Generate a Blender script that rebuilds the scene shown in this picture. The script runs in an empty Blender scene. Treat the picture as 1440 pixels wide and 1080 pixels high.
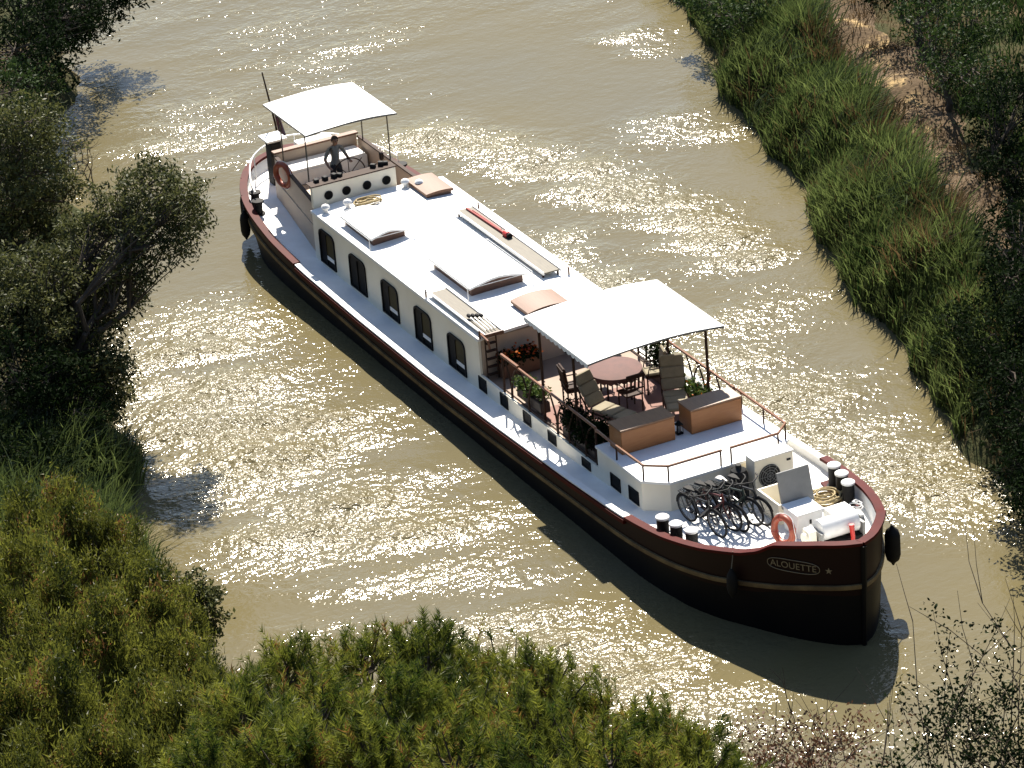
import bpy, bmesh, math, random
import numpy as np
from mathutils import Vector, Matrix

R = math.radians
scene = bpy.context.scene
COL = scene.collection
rnd = random.Random(7)

# ------------------------------------------------------------------ camera
cam_d = bpy.data.cameras.new("camera")
cam_d.sensor_width = 36.0
cam_d.lens = 143.84
cam_d.clip_start = 1.0
cam_d.clip_end = 3000.0
cam = bpy.data.objects.new("camera", cam_d)
COL.objects.link(cam)
YAW, PITCH, ROLL = 2.7051, 0.4432, -0.0800
_F = Vector((math.cos(PITCH) * math.cos(YAW), math.cos(PITCH) * math.sin(YAW), -math.sin(PITCH)))
_Rr = _F.cross(Vector((0, 0, 1))).normalized()
_Uu = _Rr.cross(_F)
_R2 = math.cos(ROLL) * _Rr + math.sin(ROLL) * _Uu
_U2 = -math.sin(ROLL) * _Rr + math.cos(ROLL) * _Uu
M = Matrix.Identity(4)
for i in range(3):
    M[i][0], M[i][1], M[i][2] = _R2[i], _U2[i], -_F[i]
M.translation = Vector((79.9575, -38.1075, 42.4265))
cam.matrix_world = M
scene.camera = cam

# ------------------------------------------------------------------ sky, sun, exposure
SUN = Vector((-0.85, 0.42, 1.0)).normalized()      # towards the sun
world = bpy.data.worlds.new("World")
scene.world = world
world.use_nodes = True
wn = world.node_tree
wn.nodes.clear()
sky = wn.nodes.new("ShaderNodeTexSky")
sky.sky_type = 'NISHITA'
sky.sun_disc = False
sky.sun_elevation = math.asin(SUN.z)
sky.sun_rotation = math.atan2(SUN.x, SUN.y) % (2 * math.pi)
sky.air_density = 1.0
sky.dust_density = 0.5
bg = wn.nodes.new("ShaderNodeBackground")
bg.inputs[1].default_value = 0.065
wo = wn.nodes.new("ShaderNodeOutputWorld")
wn.links.new(sky.outputs[0], bg.inputs[0])
wn.links.new(bg.outputs[0], wo.inputs[0])

sun_d = bpy.data.lights.new("sun", 'SUN')
sun_d.energy = 4.6
sun_d.angle = R(0.5)
sun_d.color = (1.0, 0.93, 0.82)
sun = bpy.data.objects.new("sun", sun_d)
sun.rotation_euler = SUN.to_track_quat('Z', 'Y').to_euler()
sun.location = (0, 0, 60)
COL.objects.link(sun)

vs = scene.view_settings
vs.view_transform = 'Standard'
vs.look = 'None'
vs.exposure = 1.4
vs.gamma = 1.0
scene.cycles.use_denoising = True
scene.cycles.denoising_prefilter = 'ACCURATE'
scene.cycles.use_adaptive_sampling = False
scene.cycles.max_bounces = 8
scene.cycles.transparent_max_bounces = 8
scene.cycles.sample_clamp_indirect = 1.5
scene.cycles.caustics_reflective = False
scene.cycles.caustics_refractive = False
scene.render.film_transparent = False


# ------------------------------------------------------------------ materials
def new_mat(name):
    m = bpy.data.materials.new(name)
    m.use_nodes = True
    nt = m.node_tree
    p = nt.nodes["Principled BSDF"]
    return m, nt, p


def pm(name, col, rough=0.6, col2=None, scale=3.0, var=0.25, bump=0.0, bscale=20.0, metal=0.0, spec=0.5, detail=5.0, coat=0.0, stretch=None):
    """procedural paint / wood / cloth: two-tone noise, fine relief"""
    m, nt, p = new_mat(name)
    tc = nt.nodes.new("ShaderNodeTexCoord")
    src = tc.outputs["Object"]
    if stretch:
        mp = nt.nodes.new("ShaderNodeMapping")
        mp.inputs["Scale"].default_value = stretch
        nt.links.new(src, mp.inputs[0])
        src = mp.outputs[0]
    n = nt.nodes.new("ShaderNodeTexNoise")
    n.inputs["Scale"].default_value = scale
    n.inputs["Detail"].default_value = detail
    n.inputs["Roughness"].default_value = 0.62
    nt.links.new(src, n.inputs["Vector"])
    cr = nt.nodes.new("ShaderNodeValToRGB")
    c2 = col2 or tuple(c * (1 - var) for c in col)
    cr.color_ramp.elements[0].position = 0.32
    cr.color_ramp.elements[1].position = 0.68
    cr.color_ramp.elements[0].color = (*c2, 1)
    cr.color_ramp.elements[1].color = (*col, 1)
    nt.links.new(n.outputs["Fac"], cr.inputs[0])
    nt.links.new(cr.outputs[0], p.inputs["Base Color"])
    p.inputs["Roughness"].default_value = rough
    p.inputs["Metallic"].default_value = metal
    p.inputs["Specular IOR Level"].default_value = spec
    p.inputs["Coat Weight"].default_value = coat
    if bump > 0:
        n2 = nt.nodes.new("ShaderNodeTexNoise")
        n2.inputs["Scale"].default_value = bscale
        n2.inputs["Detail"].default_value = 4
        nt.links.new(src, n2.inputs["Vector"])
        b = nt.nodes.new("ShaderNodeBump")
        b.inputs["Strength"].default_value = bump
        b.inputs["Distance"].default_value = 0.02
        nt.links.new(n2.outputs["Fac"], b.inputs["Height"])
        nt.links.new(b.outputs[0], p.inputs["Normal"])
    return m


def leaf_mat(name, dark, light, trans=0.35, rough=0.5, spec=0.25, accent=None):
    """leaf colour from the leaf's own random tint; light passes through the blade"""
    m, nt, p = new_mat(name)
    at = nt.nodes.new("ShaderNodeAttribute")
    at.attribute_name = "tint"
    cr = nt.nodes.new("ShaderNodeValToRGB")
    cr.color_ramp.elements[0].color = (*dark, 1)
    cr.color_ramp.elements[1].color = (*light, 1)
    if accent:           # a few dead or reddened leaves
        cr.color_ramp.elements[1].position = 0.93
        e_c = cr.color_ramp.elements.new(0.98); e_c.color = (*accent, 1)
    nt.links.new(at.outputs["Fac"], cr.inputs[0])
    nt.links.new(cr.outputs[0], p.inputs["Base Color"])
    p.inputs["Roughness"].default_value = rough
    p.inputs["Specular IOR Level"].default_value = spec
    tr = nt.nodes.new("ShaderNodeBsdfTranslucent")
    nt.links.new(cr.outputs[0], tr.inputs[0])
    mx = nt.nodes.new("ShaderNodeMixShader")
    mx.inputs[0].default_value = trans
    out = nt.nodes["Material Output"]
    nt.links.new(p.outputs[0], mx.inputs[1])
    nt.links.new(tr.outputs[0], mx.inputs[2])
    nt.links.new(mx.outputs[0], out.inputs[0])
    return m


MT = {}
MT['white'] = pm("white_deck_paint", (0.80, 0.80, 0.78), 0.5, (0.70, 0.695, 0.67), 1.3, bump=0.08, bscale=30, spec=0.3)
MT['cream'] = pm("cream_cabin_paint", (0.82, 0.77, 0.64), 0.45, (0.74, 0.68, 0.55), 0.9, stretch=(1, 1, 0.5))
MT['canvas'] = pm("white_canvas", (0.82, 0.82, 0.80), 0.8, (0.78, 0.775, 0.75), 2.0, bump=0.15, bscale=4)
MT['black'] = pm("black_hull_paint", (0.004, 0.004, 0.005), 0.55, (0.007, 0.006, 0.006), 1.5, spec=0.12)
MT['maroon'] = pm("maroon_hull_paint", (0.016, 0.005, 0.004), 0.55, (0.012, 0.004, 0.004), 1.2, spec=0.15)
MT['maroon_cap'] = pm("maroon_rail_paint", (0.078, 0.008, 0.006), 0.6, (0.052, 0.007, 0.006), 2.5, spec=0.08)
MT['stripe'] = pm("tan_strake_paint", (0.20, 0.14, 0.065), 0.7, (0.09, 0.06, 0.032), 2.2, spec=0.15)
MT['wood'] = pm("shade_toned_lid_wood", (0.20, 0.10, 0.045), 0.5, (0.15, 0.07, 0.03), 3.0, stretch=(1, 7, 7), bump=0.1)  # box lids: the awning's shade is put into this darker wood colour
MT['hatchwood'] = pm("hatch_wood", (0.17, 0.078, 0.038), 0.6, (0.13, 0.058, 0.028), 3.0, stretch=(1, 7, 7), bump=0.1)  # the hatches' own orange-brown wood
MT['boxwood'] = pm("locker_wood", (0.31, 0.125, 0.034), 0.5, (0.26, 0.095, 0.024), 3.0, stretch=(7, 1.2, 7), bump=0.1)
MT['rail'] = pm("rail_wood", (0.24, 0.10, 0.04), 0.45, (0.17, 0.065, 0.027), 4.0)
MT['darkwood'] = pm("dark_brown_wood", (0.045, 0.022, 0.013), 0.7, (0.03, 0.015, 0.010), 5.0, spec=0.2)
MT['brown'] = pm("brown_skylight_wood", (0.13, 0.06, 0.034), 0.5, (0.09, 0.042, 0.024), 4.0)
MT['floor'] = pm("terrace_floor", (0.27, 0.185, 0.125), 0.7, (0.22, 0.14, 0.095), 2.0, bump=0.1)
MT['redfloor'] = pm("red_terrace_floor", (0.23, 0.115, 0.085), 0.8, (0.18, 0.085, 0.065), 2.0, bump=0.1)
MT['beige'] = pm("beige_panel", (0.50, 0.39, 0.29), 0.6, (0.42, 0.32, 0.24), 1.5)
MT['rack'] = pm("weathered_grey_board", (0.15, 0.13, 0.095), 0.7, (0.11, 0.095, 0.07), 3.0, stretch=(1, 8, 8))
MT['glass'] = pm("dark_window_glass", (0.004, 0.004, 0.005), 0.5, (0.006, 0.006, 0.005), 1.0, spec=0.06)
MT['olive'] = pm("olive_reflection_glass", (0.060, 0.048, 0.018), 0.6, (0.04, 0.032, 0.014), 3.0, spec=0.1)  # olive of a reflection, held in the pane colour
MT['frame'] = pm("black_window_frame", (0.006, 0.006, 0.007), 0.6, spec=0.15)
MT['rubber'] = pm("black_rubber", (0.007, 0.007, 0.008), 0.7, (0.012, 0.011, 0.01), 8.0, spec=0.2)
MT['orange'] = pm("orange_ring_plastic", (0.30, 0.058, 0.022), 0.45, (0.25, 0.048, 0.020), 6.0)
MT['steel'] = pm("galvanised_steel", (0.45, 0.45, 0.44), 0.45, (0.35, 0.35, 0.34), 5.0, metal=0.7)
MT['whitemetal'] = pm("white_enamel", (0.78, 0.78, 0.76), 0.35, (0.70, 0.69, 0.66), 4.0)
MT['greymetal'] = pm("grey_panel", (0.26, 0.26, 0.245), 0.5, (0.21, 0.21, 0.2), 3.0)
MT['darkgrey'] = pm("dark_grey_plastic", (0.02, 0.02, 0.02), 0.7, (0.013, 0.013, 0.013), 5.0, spec=0.2)
MT['red'] = pm("red_paint", (0.55, 0.03, 0.02), 0.45, (0.42, 0.022, 0.018), 5.0)
MT['dullred'] = pm("dull_red_paint", (0.36, 0.055, 0.04), 0.55, (0.28, 0.04, 0.03), 5.0)
MT['rope'] = pm("yellow_rope", (0.38, 0.30, 0.15), 0.8, (0.27, 0.20, 0.09), 14.0, bump=0.4, bscale=60)
MT['cushion'] = pm("beige_cushion", (0.26, 0.22, 0.145), 0.85, (0.20, 0.17, 0.11), 5.0, bump=0.2)
MT['cloth'] = pm("terracotta_tablecloth", (0.12, 0.05, 0.04), 0.8, (0.09, 0.04, 0.033), 5.0)
MT['pot'] = pm("dark_planter", (0.055, 0.035, 0.028), 0.7, (0.035, 0.024, 0.02), 5.0)
MT['chrome'] = pm("chrome", (0.22, 0.22, 0.22), 0.35, (0.16, 0.16, 0.16), 5.0, metal=1.0)
MT['bikeblack'] = pm("black_bicycle_paint", (0.012, 0.013, 0.015), 0.3, (0.018, 0.018, 0.02), 5.0)
MT['bikered'] = pm("maroon_bicycle_paint", (0.10, 0.014, 0.012), 0.3, (0.075, 0.012, 0.01), 5.0)
MT['bikegreen'] = pm("dark_green_bicycle_paint", (0.014, 0.030, 0.022), 0.3, (0.01, 0.022, 0.016), 5.0)
MT['shirt'] = pm("grey_cotton_shirt", (0.26, 0.24, 0.20), 0.9, (0.21, 0.19, 0.16), 8.0)
MT['trousers'] = pm("dark_trousers", (0.014, 0.016, 0.022), 0.85, (0.02, 0.021, 0.026), 8.0)
MT['skin'] = pm("tanned_skin", (0.33, 0.18, 0.11), 0.6, (0.23, 0.11, 0.07), 8.0)
MT['hair'] = pm("dark_hair", (0.012, 0.009, 0.007), 0.7, (0.018, 0.013, 0.01), 30.0)
MT['flag'] = pm("dark_flag_cloth", (0.03, 0.035, 0.06), 0.85, (0.09, 0.02, 0.02), 2.0)
MT['gold'] = pm("gold_lettering", (0.24, 0.19, 0.12), 0.6, (0.19, 0.15, 0.09), 6.0)
MT['bark'] = pm("grey_brown_bark", (0.085, 0.062, 0.042), 0.9, (0.04, 0.030, 0.022), 6.0, bump=0.6, bscale=14, stretch=(1, 1, .3))
MT['twig'] = pm("dry_twig", (0.10, 0.065, 0.042), 0.9, (0.06, 0.04, 0.028), 6.0)

MT['l_pine'] = leaf_mat("pine_needles", (0.007, 0.030, 0.004), (0.205, 0.215, 0.030), 0.46, accent=(0.20, 0.085, 0.03))
MT['l_pine_dark'] = leaf_mat("dark_pine_needles", (0.014, 0.034, 0.010), (0.065, 0.105, 0.025), 0.25)
MT['l_willow'] = leaf_mat("grey_green_leaves", (0.010, 0.017, 0.006), (0.13, 0.135, 0.045), 0.32, 0.55, 0.15)
MT['l_olive'] = leaf_mat("pale_olive_leaves", (0.016, 0.024, 0.008), (0.14, 0.145, 0.045), 0.30, 0.5, 0.15)
MT['l_dark'] = leaf_mat("shade_darkened_leaves", (0.003, 0.007, 0.003), (0.014, 0.026, 0.007), 0.25, 0.8, 0.04)  # green lowered past leaf colour to carry backlit shade and vignette
MT['l_mid'] = leaf_mat("mid_green_leaves", (0.008, 0.022, 0.006), (0.055, 0.088, 0.022), 0.28, 0.6, 0.12)
MT['l_broom'] = leaf_mat("yellow_green_broom", (0.006, 0.016, 0.003), (0.165, 0.17, 0.028), 0.44, accent=(0.17, 0.08, 0.03))
MT['l_red'] = leaf_mat("reddish_dry_leaves", (0.06, 0.028, 0.016), (0.17, 0.085, 0.045), 0.3)
MT['l_reed'] = leaf_mat("reed_blades", (0.005, 0.018, 0.004), (0.145, 0.185, 0.055), 0.42, 0.35, 0.5)
MT['l_dry'] = leaf_mat("dry_grass", (0.055, 0.034, 0.014), (0.17, 0.11, 0.05), 0.25)
MT['l_flower'] = leaf_mat("red_orange_petals", (0.30, 0.03, 0.012), (0.62, 0.17, 0.02), 0.25)
MT['l_pot'] = leaf_mat("planter_leaves", (0.020, 0.050, 0.012), (0.12, 0.17, 0.03), 0.3)


# ------------------------------------------------------------------ mesh helpers
class MB:
    def __init__(s):
        s.v, s.f, s.m = [], [], []

    def add(s, vs_, fs, mi=0):
        o = len(s.v)
        s.v.extend([tuple(v) for v in vs_])
        for f in fs:
            s.f.append(tuple(i + o for i in f))
            s.m.append(mi)

    def box(s, c, size, rz=0.0, taper=1.0, ry=0.0, mi=0, ch=None):
        """chamfered box: softened edges so that rims catch the light"""
        hx, hy, hz = size[0] / 2, size[1] / 2, size[2] / 2
        if ch is None:
            ch = min(0.012, min(hx, hy, hz) * 0.3)
        V = []
        idx = {}
        for sx in (-1, 1):
            for sy in (-1, 1):
                for sz in (-1, 1):
                    t = taper if sz > 0 else 1.0
                    for ax in range(3):
                        q = [sx * (hx * t - ch), sy * (hy * t - ch), sz * (hz - ch)]
                        q[ax] += (sx, sy, sz)[ax] * ch
                        idx[(sx, sy, sz, ax)] = len(V)
                        V.append(q)
        Fs = []
        for ax in range(3):
            o1, o2 = (ax + 1) % 3, (ax + 2) % 3
            for sg in (-1, 1):
                loop = []
                for a, b in ((-1, -1), (1, -1), (1, 1), (-1, 1)):
                    k = [0, 0, 0]
                    k[ax], k[o1], k[o2] = sg, a, b
                    loop.append(idx[(*k, ax)])
                Fs.append(loop if sg > 0 else loop[::-1])
        for ax in range(3):
            o1, o2 = (ax + 1) % 3, (ax + 2) % 3
            for a in (-1, 1):
                for b in (-1, 1):
                    k0 = [0, 0, 0]; k1 = [0, 0, 0]
                    k0[ax], k1[ax] = -1, 1
                    k0[o1] = k1[o1] = a
                    k0[o2] = k1[o2] = b
                    q = [idx[(*k0, o1)], idx[(*k1, o1)], idx[(*k1, o2)], idx[(*k0, o2)]]
                    Fs.append(q if a * b < 0 else q[::-1])
        for sx in (-1, 1):
            for sy in (-1, 1):
                for sz in (-1, 1):
                    t = [idx[(sx, sy, sz, 0)], idx[(sx, sy, sz, 1)], idx[(sx, sy, sz, 2)]]
                    Fs.append(t if sx * sy * sz > 0 else t[::-1])
        m = Matrix.Translation(c) @ Matrix.Rotation(rz, 4, 'Z') @ Matrix.Rotation(ry, 4, 'Y')
        s.add([m @ Vector(q) for q in V], Fs, mi)
        return s

    def prism(s, poly, z0, z1, mi=0):
        n = len(poly)
        z0f = z0 if callable(z0) else (lambda x, y: z0)
        z1f = z1 if callable(z1) else (lambda x, y: z1)
        V = [(x, y, z0f(x, y)) for x, y in poly] + [(x, y, z1f(x, y)) for x, y in poly]
        Fs = [tuple(range(n))[::-1], tuple(range(n, 2 * n))]
        Fs += [(i, (i + 1) % n, n + (i + 1) % n, n + i) for i in range(n)]
        s.add(V, Fs, mi)
        return s

    def tube(s, pts, r, n=8, cap=True, closed=False, mi=0):
        pts = [Vector(p) for p in pts]
        k = len(pts)
        rad = [float(q) for q in r] if isinstance(r, (list, tuple)) else [float(r)] * k
        rings = []
        up = None
        for i, p in enumerate(pts):
            if closed:
                d = pts[(i + 1) % k] - pts[i - 1]
            else:
                d = pts[min(i + 1, k - 1)] - pts[max(i - 1, 0)]
            if d.length < 1e-9:
                d = Vector((0, 0, 1))
            d.normalize()
            if up is None:
                up = Vector((0, 0, 1)) if abs(d.z) < 0.9 else Vector((1, 0, 0))
            a = d.cross(up)
            if a.length < 1e-4:
                a = d.orthogonal()
            a.normalize()
            up = a.cross(d).normalized()
            rings.append([p + rad[i] * (math.cos(2 * math.pi * j / n) * a + math.sin(2 * math.pi * j / n) * up) for j in range(n)])
        V = [q for ring in rings for q in ring]
        Fs = []
        m_ = k if closed else k - 1
        for i in range(m_):
            for j in range(n):
                a0 = i * n + j; a1 = i * n + (j + 1) % n
                b0 = ((i + 1) % k) * n + j; b1 = ((i + 1) % k) * n + (j + 1) % n
                Fs.append((a0, b0, b1, a1)[::-1])
        if cap and not closed:
            Fs.append(tuple(range(n))[::-1])
            Fs.append(tuple((k - 1) * n + j for j in range(n)))
        s.add(V, Fs, mi)
        return s

    def lathe(s, prof, c, n=16, axis='Z', mi=0, ang=None):
        V = []; Fs = []
        k = len(prof)
        for i, (r, h) in enumerate(prof):
            for j in range(n):
                t = 2 * math.pi * j / n
                q = (r * math.cos(t), r * math.sin(t), h)
                if axis == 'X': q = (q[2], q[0], q[1])
                if axis == 'Y': q = (q[1], q[2], q[0])
                V.append(Vector(q))
        if ang is not None:
            V = [ang @ v for v in V]
        V = [v + Vector(c) for v in V]
        for i in range(k - 1):
            for j in range(n):
                Fs.append((i * n + j, i * n + (j + 1) % n, (i + 1) * n + (j + 1) % n, (i + 1) * n + j))
        Fs.append(tuple(range(n))[::-1])
        Fs.append(tuple((k - 1) * n + j for j in range(n)))
        s.add(V, Fs, mi)
        return s

    def torus(s, c, R_, r, rot=None, n=32, k=10, mi=0):
        rot = rot or Matrix.Identity(3)
        pts = [Vector(c) + rot @ Vector((R_ * math.cos(2 * math.pi * i / n), R_ * math.sin(2 * math.pi * i / n), 0)) for i in range(n)]
        ax = rot @ Vector((0, 0, 1))
        V = []; Fs = []
        for i, p in enumerate(pts):
            d = (p - Vector(c)).normalized()
            for j in range(k):
                t = 2 * math.pi * j / k
                V.append(p + r * (math.cos(t) * d + math.sin(t) * ax))
        for i in range(n):
            for j in range(k):
                a0 = i * k + j; a1 = i * k + (j + 1) % k
                b0 = ((i + 1) % n) * k + j; b1 = ((i + 1) % n) * k + (j + 1) % k
                Fs.append((a0, b0, b1, a1))
        s.add(V, Fs, mi)
        return s

    def sheet(s, top, thick, mi=0):
        """closed slab from a grid of top points"""
        nu, nv = len(top), len(top[0])
        V = [Vector(p) for row in top for p in row]
        V += [Vector(p) - Vector((0, 0, thick)) for row in top for p in row]
        o = nu * nv
        Fs = []
        for i in range(nu - 1):
            for j in range(nv - 1):
                a, b, c, d = i * nv + j, (i + 1) * nv + j, (i + 1) * nv + j + 1, i * nv + j + 1
                Fs.append((a, b, c, d)); Fs.append((o + d, o + c, o + b, o + a))
        rim = [i * nv for i in range(nu)] + [(nu - 1) * nv + j for j in range(1, nv)] + [i * nv + nv - 1 for i in range(nu - 2, -1, -1)] + [j for j in range(nv - 2, 0, -1)]
        for i in range(len(rim)):
            a, b = rim[i], rim[(i + 1) % len(rim)]
            Fs.append((a, o + a, o + b, b))
        s.add(V, Fs, mi)
        return s

    def build(s, name, mats, parent=None, smooth=False):
        me = bpy.data.meshes.new(name)
        me.from_pydata(s.v, [], s.f)
        if not isinstance(mats, (list, tuple)):
            mats = [mats]
        for m in mats:
            me.materials.append(m)
        if len(mats) > 1:
            me.polygons.foreach_set("material_index", s.m)
        bm = bmesh.new(); bm.from_mesh(me)
        bmesh.ops.recalc_face_normals(bm, faces=bm.faces)
        bm.to_mesh(me); bm.free()
        if smooth:
            me.polygons.foreach_set("use_smooth", [True] * len(me.polygons))
            try:
                me.set_sharp_from_angle(angle=R(38))
            except Exception:
                pass
        o = bpy.data.objects.new(name, me)
        COL.objects.link(o)
        if parent is not None:
            o.parent = parent
            if parent.name in ROOT_INV:
                o.matrix_parent_inverse = ROOT_INV[parent.name]
        return o


ROOT_INV = {}


def tag(o, label=None, cat=None, group=None, kind=None):
    if label: o['label'] = label
    if cat: o['category'] = cat
    if group: o['group'] = group
    if kind: o['kind'] = kind
    return o


def thing(name, label, cat, loc=(0, 0, 0), rz=0.0, group=None, local=False):
    """Empty at the thing's base; with local=False its parts are given in world coordinates"""
    o = bpy.data.objects.new(name, None)
    o.empty_display_size = 0.2
    COL.objects.link(o)
    o.location = loc
    o.rotation_euler = (0, 0, rz)
    if not local:
        ROOT_INV[o.name] = (Matrix.Translation(loc) @ Matrix.Rotation(rz, 4, 'Z')).inverted()
    tag(o, label, cat, group)
    return o


def copy_tree(root, loc=None, rz=None, label=None, scale=None):
    r = root.copy()
    COL.objects.link(r)
    if loc is not None: r.location = loc
    if rz is not None: r.rotation_euler = (0, 0, rz)
    if scale is not None: r.scale = (scale, scale, scale)
    if label: r['label'] = label
    for ch in list(root.children):
        c = ch.copy(); COL.objects.link(c); c.parent = r
        for g in list(ch.children):
            d = g.copy(); COL.objects.link(d); d.parent = c
    return r


def np_mesh(name, V, F, mat, tint=None, smooth=False):
    """fast mesh from numpy arrays; F all of one size"""
    me = bpy.data.meshes.new(name)
    V = np.asarray(V, np.float32); F = np.asarray(F, np.int32)
    nf, k = F.shape
    me.vertices.add(len(V)); me.vertices.foreach_set("co", V.ravel())
    me.loops.add(nf * k); me.loops.foreach_set("vertex_index", F.ravel())
    me.polygons.add(nf); me.polygons.foreach_set("loop_start", np.arange(0, nf * k, k, dtype=np.int32))
    me.polygons.foreach_set("loop_total", np.full(nf, k, np.int32))
    if tint is not None:
        a = me.attributes.new("tint", 'FLOAT', 'POINT')
        a.data.foreach_set("value", np.asarray(tint, np.float32))
    me.materials.append(mat)
    if smooth:
        me.polygons.foreach_set("use_smooth", np.ones(nf, bool))
    me.update(calc_edges=True)
    return me


def link(name, me, parent=None):
    o = bpy.data.objects.new(name, me)
    COL.objects.link(o)
    if parent is not None:
        o.parent = parent
        if parent.name in ROOT_INV:
            o.matrix_parent_inverse = ROOT_INV[parent.name]
    return o


# ================================================================== terrain and water
CL = np.array([(-700, 221), (-120, 41), (-60, 17.6), (-30, 8.6), (-15, 4.0), (0, -0.6), (6, -2.2), (11, -2.9), (16, -1.9), (21, 1.5), (25, 7), (28, 15), (30, 28), (31, 60), (32, 700)], float)


def canal_d(X, Y):
    """signed distance beyond the waterline and side (+1 port/right bank, -1 near bank), and x of nearest centre point"""
    best = np.full(X.shape, 1e9); side = np.zeros(X.shape); cx = np.zeros(X.shape)
    for a, b in zip(CL[:-1], CL[1:]):
        d = b - a; L2 = d @ d
        t = np.clip(((X - a[0]) * d[0] + (Y - a[1]) * d[1]) / L2, 0, 1)
        px, py = a[0] + t * d[0], a[1] + t * d[1]
        r = np.hypot(X - px, Y - py)
        sd = np.sign(d[0] * (Y - a[1]) - d[1] * (X - a[0]))
        w = r < best
        best = np.where(w, r, best); side = np.where(w, sd, side); cx = np.where(w, px, cx)
    wob = 0.35 * np.sin(cx * 0.55 + side) + 0.22 * np.sin(cx * 1.3 + 2 * side) + 0.12 * np.sin(cx * 3.1)
    half = np.where(side > 0, 9.35 + 0.65 * wob, 9.75 + wob)
    half = np.where((side < 0) & (cx < -20), half - np.clip((-20 - cx) * 0.12, 0, 1.2), half)
    return best - half, side, cx


def sstep(x, a, b):
    t = np.clip((x - a) / (b - a), 0, 1)
    return t * t * (3 - 2 * t)


def ground_z(X, Y):
    X = np.asarray(X, float); Y = np.asarray(Y, float)
    d, sd, cx = canal_d(X, Y)
    und = 0.12 * np.sin(X * 1.1 + Y * 0.7) + 0.09 * np.sin(X * 2.3 - Y * 1.9) + 0.25 * np.sin(X * 0.21 + 1) * np.sin(Y * 0.27)
    dp = np.clip(d, 0, None)
    rightz = 1.45 * (1 - np.exp(-dp / 1.1)) + 0.12 * np.clip(dp - 5.0, 0, 25)
    leftz = 1.3 * (1 - np.exp(-dp / 1.0)) + 0.10 * np.clip(dp - 3, 0, 40)
    hill = sstep(cx, 3, 14)
    leftz = leftz + hill * 0.40 * np.clip(dp - 4, 0, 62)
    z = np.where(sd > 0, rightz, leftz) + und * sstep(dp, 0.3, 4)
    z = np.where(d < 0, np.maximum(d * 0.55, -1.6), z)
    return z


def axis_pts(lo, hi, step, far):
    fine = np.arange(lo, hi + 1e-6, step)
    g = np.array([1.5, 4, 9, 18, 35, 65, 120, 220, 400])
    g = g[g < far]
    return np.concatenate([lo - np.append(g, far)[::-1], fine, hi + np.append(g, far)])


gx = axis_pts(-48, 66, 0.4, 700); gy = axis_pts(-44, 40, 0.4, 700)
XX, YY = np.meshgrid(gx, gy, indexing='ij')
ZZ = ground_z(XX, YY)
nx, ny = XX.shape
V = np.stack([XX, YY, ZZ], -1).reshape(-1, 3)
I = np.arange(nx * ny).reshape(nx, ny)
Fq = np.stack([I[:-1, :-1], I[1:, :-1], I[1:, 1:], I[:-1, 1:]], -1).reshape(-1, 4)
m, nt, p = new_mat("earth_and_grass")
tc = nt.nodes.new("ShaderNodeTexCoord")
n1 = nt.nodes.new("ShaderNodeTexNoise"); n1.inputs["Scale"].default_value = 0.5; n1.inputs["Detail"].default_value = 8; n1.inputs["Roughness"].default_value = .7
n2 = nt.nodes.new("ShaderNodeTexNoise"); n2.inputs["Scale"].default_value = 7; n2.inputs["Detail"].default_value = 6
cr = nt.nodes.new("ShaderNodeValToRGB")
cr.color_ramp.elements[0].position = .35; cr.color_ramp.elements[0].color = (0.030, 0.042, 0.014, 1)
cr.color_ramp.elements[1].position = .66; cr.color_ramp.elements[1].color = (0.085, 0.055, 0.028, 1)
e = cr.color_ramp.elements.new(.5); e.color = (0.045, 0.042, 0.016, 1)
bm_ = nt.nodes.new("ShaderNodeBump"); bm_.inputs["Strength"].default_value = .8; bm_.inputs["Distance"].default_value = .08
for a in (n1, n2): nt.links.new(tc.outputs["Object"], a.inputs["Vector"])
nt.links.new(n1.outputs["Fac"], cr.inputs[0]); nt.links.new(cr.outputs[0], p.inputs["Base Color"])
nt.links.new(n2.outputs["Fac"], bm_.inputs["Height"]); nt.links.new(bm_.outputs[0], p.inputs["Normal"])
p.inputs["Roughness"].default_value = .95; p.inputs["Specular IOR Level"].default_value = .1
tag(link("ground", np_mesh("ground", V, Fq, m, smooth=True)), kind='structure')

# dirt track along the right bank: own sheet, ragged edges, a little above the ground
us = np.arange(-60, 30, 0.35)
wv = np.linspace(-1, 1, 9)
e_ = np.array([0.957, -0.29]); n_ = np.array([0.29, 0.957])
rs = np.random.RandomState(3)
PV = []
for i, u in enumerate(us):
    c0 = 12.75 + 0.25 * math.sin(u * .35) + .15 * math.sin(u * .9)
    wl = 0.8 + .25 * math.sin(u * 1.7) + .2 * rs.rand(); wr = 0.8 + .25 * math.sin(u * 1.3 + 2) + .2 * rs.rand()
    for w in wv:
        vv = c0 + (w * wl if w < 0 else w * wr)
        q = np.array([0, -0.6]) + e_ * u + n_ * vv
        PV.append((q[0], q[1], 0))
PV = np.array(PV)
PV[:, 2] = ground_z(PV[:, 0], PV[:, 1]) + 0.035 - 0.05 * np.tile(np.abs(wv) ** 4, len(us))
I = np.arange(len(PV)).reshape(len(us), len(wv))
Fq = np.stack([I[:-1, :-1], I[1:, :-1], I[1:, 1:], I[:-1, 1:]], -1).reshape(-1, 4)
m, nt, p = new_mat("dirt_track")
tc = nt.nodes.new("ShaderNodeTexCoord")
n1 = nt.nodes.new("ShaderNodeTexNoise"); n1.inputs["Scale"].default_value = .9; n1.inputs["Detail"].default_value = 7; n1.inputs["Roughness"].default_value = .65
n2 = nt.nodes.new("ShaderNodeTexNoise"); n2.inputs["Scale"].default_value = 11; n2.inputs["Detail"].default_value = 6
cr = nt.nodes.new("ShaderNodeValToRGB")
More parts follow.
